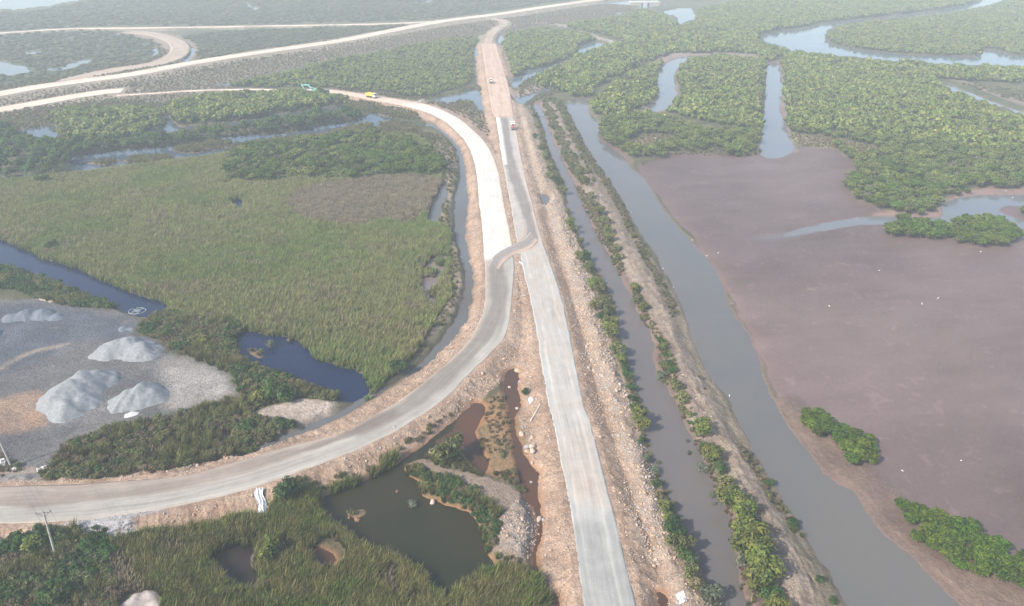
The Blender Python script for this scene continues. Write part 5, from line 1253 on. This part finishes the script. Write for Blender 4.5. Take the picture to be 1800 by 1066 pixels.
# ------------------------------------------------------------------ power line
M_conc = flat('pole_concrete', (.46, .43, .38), .9, .1, 3); M_steel = flat('galvanised_steel', (.22, .20, .19), .6, .15, 4); M_cer = flat('brown_ceramic', (.20, .11, .08), .3, .1, 3); M_wire = flat('wire', (.07, .07, .07), .5, .05, 3)
def pole(px, py, label, lean=(0, 0), h=11.2, arm_rot=.3):
    w = P(px, py, .7); z = hz(w[0], w[1])
    e = empty('utility_pole', (w[0], w[1], z))
    top = Vector((lean[0], lean[1], h))
    MB().tube((0, 0, -.6), top, .22, .13, 10).build('shaft', M_conc, e)
    d = Vector((math.cos(arm_rot), math.sin(arm_rot), 0)); c = top * .985
    arm = MB().tube(c - d * 1.25, c + d * 1.25, .085, .085, 6).build('crossarm', M_steel, e)
    MB().tube(top * .90, c - d * .9, .05, .05, 5).tube(top * .90, c + d * .9, .05, .05, 5).build('brace', M_steel, e)
    ends = []
    for t in (-1.1, 0.0, 1.1):
        b_ = c + d * t + Vector((0, 0, .08))
        im = MB().tube(b_, b_ + Vector((0, 0, .12)), .05, .09, 8).tube(b_ + Vector((0, 0, .12)), b_ + Vector((0, 0, .3)), .11, .06, 8)
        im.build('insulator', M_cer, arm)
        ends.append(Vector((w[0], w[1], z)) + b_ + Vector((0, 0, .3)))
    tag(e, label, 'power pole')
    return ends
e1 = pole(98, 980, 'concrete power pole with crossarm standing in the corner scrub', (1.1, .2))
e2 = pole(21, 823, 'concrete power pole beyond the curved road at the left edge', (-.2, 0))
wq = P(212, 1128, 10); _b = screen(wq[0], wq[1], .7)
e3 = pole(_b[0], _b[1], 'concrete power pole just below the bottom of the view', (0, 0))
for k in range(3):
    mb = MB()
    for a, b_ in ((e2[k], e1[k]), (e1[k], e3[k])):
        pr = None
        for i in range(15):
            t = i / 14; p = a.lerp(b_, t) - Vector((0, 0, 4 * .5 * t * (1 - t)))
            if pr is not None: mb.tube(pr, p, .02, .02, 4, False)
            pr = p
    tag(mb.build('power_line', M_wire), f'{("left", "middle", "right")[k]} one of three thin wires strung between the power poles', 'wire', 'wires between the power poles')

# ------------------------------------------------------------------ sheets, slabs and litter
M_white = flat('white_plastic', (.80, .80, .79), .5, .06, 2); M_teal = flat('teal_tarp', (.10, .36, .38), .5, .1, 2); M_slab = flat('pale_concrete', (.55, .54, .51), .9, .12, 2)
def cloth(name, label, quad, m, z, nx=10, ny=16, fold=.22, seed=0, lift=.14):
    w = P(*np.array(quad, float).T, z)
    u, v = np.meshgrid(np.linspace(0, 1, nx), np.linspace(0, 1, ny))
    r = np.random.default_rng(seed)
    e = (fbm(v * 4, v * 0 + seed, 1, 3, seed) - .5) * (.25 if fold < .5 else .9)
    uu = np.clip(u + e * np.abs(2 * u - 1), -.2, 1.2)[..., None]; vv = v[..., None]
    p = (w[0] * (1 - uu) + w[1] * uu) * (1 - vv) + (w[3] * (1 - uu) + w[2] * uu) * vv
    c = p.reshape(-1, 2).mean(0)
    h = HT(p[..., 0].ravel(), p[..., 1].ravel())[0].reshape(nx and p.shape[:2])
    zz = h + lift + (np.sin(u * 16 + fbm(u, v, .4, 2, seed) * 5) * .5 + .5) * fold + (fbm(u * 5, v * 5, 1, 3, seed) - .5) * fold
    V_ = np.concatenate([p - c, zz[..., None] - zz.min()], -1)
    me, _ = grid_mesh(name, V_.reshape(-1, 3), ny, nx)
    o = link(name, me, m); o.location = (c[0], c[1], zz.min())
    md = o.modifiers.new('thick', 'SOLIDIFY'); md.thickness = .03
    return tag(o, label, 'sheet')
cloth('plastic_sheet', 'crumpled white plastic sheet draped down the embankment slope', [(448,868), (462,866), (471,906), (456,912)], M_white, 1.4, 14, 22, .55, seed=2)
cloth('plastic_sheet', 'narrow white plastic strip on the rubble beside the ditch', [(931,739), (933,740), (951,716), (950,715)], M_slab, 1.2, 5, 18, .25, seed=5)
cloth('plastic_sheet', 'small white scrap of sheet above the narrow strip', [(928,700), (934,698), (938,708), (931,711)], M_white, 1.2, 6, 8, .12, seed=7)
cloth('plastic_sheet', 'white scrap on the shoulder right of the rubble median', [(912,464), (913,462), (921,466), (920,469)], M_white, 1.9, 5, 8, .1, seed=9)
cloth('tarpaulin', 'teal tarpaulin lying in the scrub at the left edge', [(-30,990), (22,986), (24,992), (-20,1002)], M_teal, .9, 12, 8, .3, seed=11, lift=1.0)
cloth('plastic_sheet', 'pale sheet of roofing above the teal tarpaulin', [(-20,968), (12,972), (4,986), (-24,988)], M_slab, .9, 8, 8, .1, seed=12, lift=1.3)
cloth('plastic_sheet', 'pale green plastic sheet on the rocks at the bottom end of the ridge', [(1188,1042), (1202,1040), (1208,1060), (1194,1064)], M_slab, 1.5, 8, 8, .3, seed=14)
def slab(px, py, d, rz, label, z=1.0, name='concrete_slab', tilt=.12):
    w = P(px, py, z)
    mb = MB().box((0, 0, d[2] * .5), d, 0, tilt, .97).box((d[0] * .2, d[1] * .1, d[2] * 1.2), (d[0] * .5, d[1] * .55, d[2] * .5), .4, tilt * 1.4, .9)
    o = mb.build(name, M_slab); o.location = (w[0], w[1], hz(w[0], w[1]) - .05); o.rotation_euler = (0, 0, rz)
    return tag(o, label, 'slab')
slab(76, 826, (2.2, 1.2, .5), .9, 'broken pale slab at the corner of the scrub beside the road', tilt=.3)
slab(4, 816, (1.6, 1.3, .9), .3, 'pale concrete block left of the far power pole')
slab(26, 825, (.9, .6, .35), .1, 'small white block at the foot of the far power pole')
# ring of foam at the end of the ditch
w = P(241, 547, .05); mb = MB(); r = random.Random(5)
n = 28
for i in range(n):
    a0, a1 = 6.283 * i / n, 6.283 * (i + 1) / n
    if i in (3, 9): continue
    mb.tube((2.5 * math.cos(a0), 1.9 * math.sin(a0), .02), (2.5 * math.cos(a1), 1.9 * math.sin(a1), .02), r.uniform(.07, .2), r.uniform(.07, .2), 6)
for i in range(14): mb.tube((r.uniform(-1.6, 1.2), r.uniform(-1.2, 1), .0), (r.uniform(-1.6, 1.2), r.uniform(-1.2, 1), .03), .10, .05, 5)
o = mb.build('foam_ring', flat('dirty_foam', (.27, .30, .30), .8, .3, 3)); o.location = (w[0], w[1], .02); tag(o, 'pale ring of foam and litter floating at the end of the ditch', 'foam')
# bamboo stake in the canal
w0 = P(1321, 1062, 0); mb = MB().tube((0, 0, -1), (-.25, .1, 2.6), .06, .04, 6).tube((-.1, .04, 1.0), (-.11, .044, 1.05), .075, .075, 6).tube((-.2, .08, 1.9), (-.21, .084, 1.95), .07, .07, 6)
o = mb.build('bamboo_stake', flat('bamboo', (.40, .33, .2), .7, .1, 4)); o.location = (w0[0], w0[1], 0); tag(o, 'thin bamboo stake standing in the canal below the lime bushes', 'stake')

# ------------------------------------------------------------------ vehicles
M_tyre = flat('rubber', (.03, .03, .03), .9, .1, 6); M_dark = flat('dark_steel', (.06, .06, .065), .6, .1, 4); M_glass = flat('cab_glass', (.025, .03, .035), .08, .05, 4)
M_yel = flat('yellow_paint', (.78, .50, .06), .5, .1, 2); M_mint = flat('mint_paint', (.30, .66, .56), .45, .08, 2); M_cream = flat('cream_paint', (.74, .72, .62), .5, .06, 2)
M_grey = flat('grey_paint', (.34, .34, .40), .5, .08, 2); M_red = flat('red_paint', (.50, .13, .12), .5, .08, 2); M_earth = flat('loaded_earth', (.40, .27, .20), .95, .2, 2); M_lamp = flat('lamp_glass', (.7, .7, .68), .2, .05, 3)
def wheel_me(r, wd):
    mb = MB().tube((0, -wd / 2, 0), (0, wd / 2, 0), r, r, 16).tube((0, -wd / 2 - .02, 0), (0, wd / 2 + .02, 0), r * .5, r * .5, 10)
    me = mb.mesh('wheel'); me.materials.append(M_tyre); return me
def at_road(px, py, px2, py2, z):
    a, b_ = P(px, py, z), P(px2, py2, z)
    return (float(a[0]), float(a[1]), z), math.atan2(b_[1] - a[1], b_[0] - a[0])
def dump_truck(loc, rz, bed_m, cab_m, label, load=False):
    e = empty('dump_truck', loc, rz)
    MB().box((0, 0, .95), (8.0, .9, .35)).box((3.9, 0, .75), (.25, 2.3, .45)).build('chassis', M_dark, e)
    cab = MB().prism([(2.45, 1.0), (4.25, 1.0), (4.3, 1.9), (4.05, 3.05), (2.6, 3.1), (2.45, 2.9)], -1.2, 1.2).box((3.2, 0, 3.2), (1.1, 1.9, .2)).build('cab', cab_m, e)
    MB().prism([(4.31, 1.95), (4.35, 1.95), (4.11, 2.9), (4.07, 2.9)], -1.02, 1.02).build('windscreen', M_glass, cab)
    for s in (-1, 1): MB().box((3.4, s * 1.205, 2.4), (1.05, .03, .75)).build('side_window', M_glass, cab)
    bed = MB()
    bed.box((-.95, 0, 1.35), (6.1, 2.5, .15)); bed.box((-.95, 1.22, 2.15), (6.1, .1, 1.6)); bed.box((-.95, -1.22, 2.15), (6.1, .1, 1.6)); bed.box((2.1, 0, 2.3), (.1, 2.4, 1.9)); bed.box((-4.0, 0, 2.1), (.1, 2.4, 1.5))
    for k in range(6):
        for s in (-1, 1): bed.box((-3.6 + k * 1.08, s * 1.30, 2.1), (.12, .08, 1.5))
    bo = bed.build('dump_bed', bed_m, e)
    if load:
        g = np.linspace(-1, 1, 9); X, Y = np.meshgrid(g, g)
        Z = 2.3 + .75 * (1 - np.maximum(abs(X), abs(Y)) ** 2) + (fbm(X * 3 + 5, Y * 3, 1, 2, 3) - .5) * .3
        me, _ = grid_mesh('load', np.stack([X * 2.9 - .95, Y * 1.15, Z], -1).reshape(-1, 3), 9, 9); link('load', me, M_earth, bo)
    wm = wheel_me(.52, .34)
    for x in (3.2, -1.6, -2.9, .2):
        for s in (-1, 1):
            wo = link('wheel', wm, None, e); wo.location = (x, s * 1.08, .52)
    hm = MB().box((4.06, 0, .95), (.06, .3, .18)).mesh('headlight'); hm.materials.append(M_lamp)
    for s in (-.85, .85): ho = link('headlight', hm, None, e); ho.location = (0, s, 0)
    return tag(e, label, 'truck')
l, a = at_road(653, 172, 700, 181, RZ + .02)
dump_truck(l, a, M_yel, M_cream, 'yellow dump truck with pale cab driving on the curved road')
l, a = at_road(568, 166, 620, 170, RZ + .02)
dump_truck(l, a, M_grey, M_grey, 'grey dump truck beside the mint green excavator', True)
# excavator
l, a = at_road(552, 162, 500, 162, RZ - .2)
e = empty('excavator', (l[0], l[1], hz(l[0], l[1])), a)
for s in (-1, 1):
    tr = MB().prism([(-2.1, .35), (-1.7, 0), (1.7, 0), (2.1, .35), (2.1, .6), (1.7, .9), (-1.7, .9), (-2.1, .6)], s * 1.25 - .3, s * 1.25 + .3)
    for k in range(7): tr.box((-1.65 + k * .55, s * 1.25, .93), (.3, .62, .06))
    tr.build('track', M_dark, e)
MB().box((0, 0, .85), (1.6, 2.0, .5)).tube((0, 0, .9), (0, 0, 1.2), .7, .7, 14).build('undercarriage', M_dark, e)
MB().prism([(-2.7, 1.2), (1.4, 1.2), (1.4, 1.9), (.2, 2.15), (-2.5, 2.3), (-2.85, 1.9)], -1.35, 1.35).box((-2.0, .4, 2.4), (.9, .8, .25)).build('house', M_mint, e)
MB().prism([(-3.0, 1.2), (-2.2, 1.15), (-2.2, 2.35), (-2.9, 2.2)], -1.3, 1.3).build('counterweight', M_mint, e)
cab = MB().prism([(-.1, 1.9), (1.45, 1.9), (1.5, 2.3), (1.15, 3.2), (-.1, 3.2)], .35, 1.35).build('cab', M_mint, e)
MB().prism([(1.53, 2.3), (1.56, 2.3), (1.2, 3.1), (1.17, 3.1)], .45, 1.25).box((.55, 1.36, 2.65), (1.0, .03, .7)).build('cab_window', M_glass, cab)
def beam(mb, a, b, w0, w1, th):
    a, b = Vector(a), Vector(b); d = (b - a).normalized(); n = Vector((-d.z, 0, d.x))
    prof = [a + n * w0, b + n * w1, b - n * w1, a - n * w0]
    return mb.prism([(p.x, p.z) for p in prof], -th, th)
mb = MB(); beam(mb, (.9, 0, 1.8), (3.3, 0, 4.7), .32, .42, .26); beam(mb, (3.2, 0, 4.75), (7.4, 0, 4.6), .42, .26, .24); mb.build('boom', M_mint, e)
st_ = MB(); beam(st_, (7.9, 0, 5.0), (5.9, 0, 1.9), .30, .18, .2); st_.build('stick', M_mint, e)
mb = MB(); beam(mb, (3.4, 0, 5.2), (7.6, 0, 5.15), .09, .07, .09); beam(mb, (1.6, .3, 1.9), (3.7, .3, 4.3), .09, .07, .08); mb.build('hydraulic_ram', M_dark, e)
MB().prism([(5.9, 2.1), (6.2, 1.6), (5.9, .9), (5.2, .7), (5.1, 1.0), (5.5, 1.3), (5.6, 1.9)], -.55, .55).build('bucket', M_dark, e)
tag(e, 'mint green excavator with bent boom digging at the road head', 'excavator')
# bulldozer-like compactor on the raw earth, and the red roller on the dark lane
def roller(loc, rz, m, canopy_m, label, drums=2, blade=False):
    e = empty('road_roller', loc, rz)
    MB().prism([(-1.9, .9), (1.6, .9), (1.7, 1.5), (.5, 1.75), (-1.9, 1.7)], -.85, .85).build('body', m, e)
    fr = MB()
    for s in (-1, 1): fr.box((2.2, s * 1.1, .85), (1.9, .12, .3))
    fr.box((1.3, 0, .9), (.2, 2.2, .35)); fr.build('drum_frame', m, e)
    MB().tube((2.4, -1.03, .75), (2.4, 1.03, .75), .75, .75, 20).build('drum', M_dark, e)
    if drums == 2:
        MB().tube((-2.1, -1.0, .7), (-2.1, 1.0, .7), .7, .7, 20).build('drum', M_dark, e)
    else:
        wm = wheel_me(.78, .5)
        for s in (-1, 1): o = link('wheel', wm, None, e); o.location = (-1.4, s * .95, .78)
    cp = MB()
    for x in (-1.2, .5):
        for s in (-.75, .75): cp.box((x, s, 2.25), (.09, .09, 1.1))
    cp.box((-.35, 0, 2.85), (2.2, 1.9, .14)); cp.build('canopy', canopy_m, e)
    MB().box((-.6, 0, 1.95), (.6, .6, .5)).box((-.85, 0, 2.2), (.15, .6, .5)).build('seat', M_dark, e)
    MB().box((.15, 0, 2.3), (.05, 1.3, .7)).build('windscreen', M_glass, e)
    return tag(e, label, 'roller')
l, a = at_road(863, 146, 869, 170, RZ + .03)
roller(l, a, M_cream, M_cream, 'cream road roller working on the raw pink earth of the straight road', 1)
l, a = at_road(902, 227, 906, 260, RZ + .03)
roller(l, a, M_red, M_cream, 'red road roller with white canopy on the dark lane', 2)
# formwork rails behind the red roller
for k, (x, y) in enumerate(((900.5, 214.5), (901, 218))):
    w = P(x, y, RZ); o = MB().box((0, 0, .15), (3.0, .5, .25)).box((-1.3, 0, .4), (.2, .5, .3)).box((1.3, 0, .4), (.2, .5, .3)).build('screed_rail', M_cream); o.location = (w[0], w[1], RZ + .04)
    tag(o, ('farther', 'nearer')[k] + ' white screed rail lying behind the red roller', 'rail')
# grey stone heap at the bend
w = P(743, 183, 1.2); e = empty('stone_heap', (w[0], w[1], hz(w[0], w[1])))
r = random.Random(3)
for i in range(34):
    a_, d_ = r.uniform(0, 6.28), 3.0 * math.sqrt(r.random()); s = r.uniform(.35, .75)
    o = link('stone', rocks[(0, 4, 2, 6, 1)[i % 5]], None, e); o.location = (d_ * math.cos(a_) * 1.2, d_ * math.sin(a_), .15 + max(0, 1.7 * (1 - d_ / 3.2))); o.scale = (s, s, s); o.rotation_euler = (r.random(), r.random(), r.random() * 6)
tag(e, 'heap of grey and white stones beside the pale bend of road', 'stone heap')
# small bridge where the highway crosses the far channel
w = P(1132, 10, 0); e = empty('bridge', (w[0], w[1], 0), .12)
MB().box((0, 0, 4.25), (40, 10, .9)).box((0, -4.9, 4.95), (40, .3, .5)).box((0, 4.9, 4.95), (40, .3, .5)).build('deck', M_slab, e)
M_abut = flat('abutment_earth', (.36, .29, .23), .95, .15, .5)
for x, wd_ in ((-12.5, 14), (-1.5, 1.5), (13, 14)): MB().box((x, 0, 1.4), (wd_, 9.4, 4.8)).build('pier' if wd_ < 5 else 'abutment', M_slab if wd_ < 5 else M_abut, e)
tag(e, 'small pale bridge over the far channel at the top of the view', 'bridge')

# ------------------------------------------------------------------ birds
M_egret = flat('white_feathers', (.82, .82, .80), .8, .03, 3); M_bill = flat('yellow_bill', (.55, .38, .06), .5, .05, 3)
def egret_mesh():
    mb = MB(); iv, if_ = ICO2
    v = iv * np.array([.42, .17, .20]) + np.array([0, 0, .62]); v[:, 2] += v[:, 0] * .25
    mb.add(v, [tuple(x) for x in if_])
    pts = [(.34, 0, .72), (.44, 0, .90), (.38, 0, 1.06), (.46, 0, 1.2)]
    for i in range(3): mb.tube(pts[i], pts[i + 1], .06 - .012 * i, .05 - .010 * i, 6)
    v = iv * np.array([.085, .05, .055]) + np.array([.50, 0, 1.21]); mb.add(v, [tuple(x) for x in if_])
    mb.tube((-.36, 0, .52), (-.62, 0, .45), .10, .04, 6)
    return mb.mesh('body')
eg_me = egret_mesh(); eg_me.materials.append(M_egret)
bill = MB().tube((.57, 0, 1.21), (.74, 0, 1.19), .022, .006, 5).mesh('bill'); bill.materials.append(M_bill)
leg = MB().tube((0, 0, -.05), (.02, 0, .28), .02, .02, 5).tube((.02, 0, .28), (-.04, 0, .55), .02, .03, 5).mesh('leg'); leg.materials.append(M_dark)
first = None
for x, y, z, lb in ((1507,385,0,'white egret wading in the shallow creek on the mudflat'), (1217,424,0,'white egret at the canal edge near the mudflat, upper one'), (1242,452,0,'white egret at the canal edge near the mudflat, lower one'), (1262,447,0,'white egret on the mud a little inland of two others'), (1545,478,0,'white egret alone high on the open mudflat'), (1457,541,0,'white egret alone in the middle of the mudflat'), (1620,537,0,'white egret on the mud right of the middle'), (1648,527,0,'right hand one of two egrets on the open mud'), (1110,374,0,'white egret wading in the wide canal, farthest up'), (1165,474,0,'white egret wading in the wide canal, middle one'), (1184,507,0,'white egret wading in the wide canal, nearest of three'), (1282,697,0,'white egret at the foot of the dike in the wide canal'), (1585,831,0,'white egret on the mud above the long mangrove clump'), (1688,813,0,'white egret on the mud far right of the oblong clump'), (1767,338,0,'white egret on the mud rim of the blue pool'), (1780,348,0,'white egret wading in the blue pool'), (1723,445,0,'white egret on the mud in front of the islet clump'), (1241,124,3.6,'left of two egrets perched on the creek mangroves'), (1246,125,3.6,'right of two egrets perched on the creek mangroves'), (1256,137,3.6,'egret perched below a pair on the creek mangroves'), (1318,130,3.6,'egret perched on mangroves near the straight creek'), (1384,170,3.6,'egret perched at the left edge of the big stand'), (1397,183,3.6,'lowest egret perched in the big mangrove stand'), (1419,179,3.6,'left of a close pair of egrets in the big stand'), (1423,182,3.6,'right of a close pair of egrets in the big stand'), (1261,191,3.6,'egret perched low in the creek island mangroves')):
    w = P(x, y, z); h = max(hz(w[0], w[1]), -.12) + (z if z else 0)
    s = .52 if z == 0 else .8
    if first is None:
        first = empty('egret', (w[0], w[1], h), random.uniform(0, 6.28), s)
        link('body', eg_me, None, first); link('bill', bill, None, first)
        for q_ in (-.06, .06): o = link('leg', leg, None, first); o.location = (0, q_, 0)
        o = first
    else: o = copy_tree(first, (w[0], w[1], h), random.uniform(0, 6.28), s)
    tag(o, lb, 'egret', 'white egrets over the mudflat and mangroves')
# --- split the large groups by place so that each label points somewhere definite
def by_place(prefix, words_, axis='xy'):
    obs = [o for o in COL.objects if o.get('group') == prefix]
    if len(obs) < 8: return
    sp = [screen(o.location.x, o.location.y, o.location.z) for o in obs]
    mx, my = sorted(s[0] for s in sp)[len(sp) // 2], sorted(s[1] for s in sp)[len(sp) // 2]
    lo, hi = min(s[0] for s in sp), max(s[0] for s in sp)
    for o, s in zip(obs, sp):
        if axis == 'x3':
            t = ['left third', 'middle third', 'right third'][min(2, int(3 * (s[0] - lo) / (hi - lo + 1e-6)))]
        elif axis == 'y3':
            ys = sorted(q[1] for q in sp); k = sum(s[1] >= ys[len(ys) * j // 3] for j in (1, 2)); t = ['far stretch', 'middle stretch', 'near stretch'][k]
        else: t = ('back' if s[1] < my else 'front') + (' left' if s[0] < mx else ' right') + ' part'
        o['label'] = words_.replace('*', t); o['group'] = prefix + ', ' + t
by_place('row of trees between the lagoon channels', 'dark tree in the * of the row between the lagoon channels', 'x3')
by_place('grove at the left end of the lagoon', 'dark bushy tree in the * of the lagoon grove at far left')
by_place('trees of the copse behind the reed bed', 'bright green tree in the * of the copse behind the reed bed')
by_place('mangroves in the long clump on the mud', 'dense mangrove in the * of the long mud clump at lower right')
by_place('mangroves in the oblong clump by the canal', 'dense mangrove in the * of the oblong clump on the canal bank')
by_place('mangroves beside the blue pool', 'round mangrove in the * of the clump beside the blue pool')
by_place('mangroves along the mudflat side of the stand', 'domed mangrove in the * of the stand edge facing the mudflat')
by_place('rocks on the rubble ridge', 'pale angular rock on the * of the rubble ridge by the canal', 'y3')
by_place('rocks on the straight road slope', 'tan rock on the * of the straight road side slope', 'y3')
by_place('rocks on the curved road slope', 'tan rock on the * of the curved road side slope', 'x3')
by_place('stones on the dike', 'grey stone on the * of the dike between the canals', 'y3')
#END
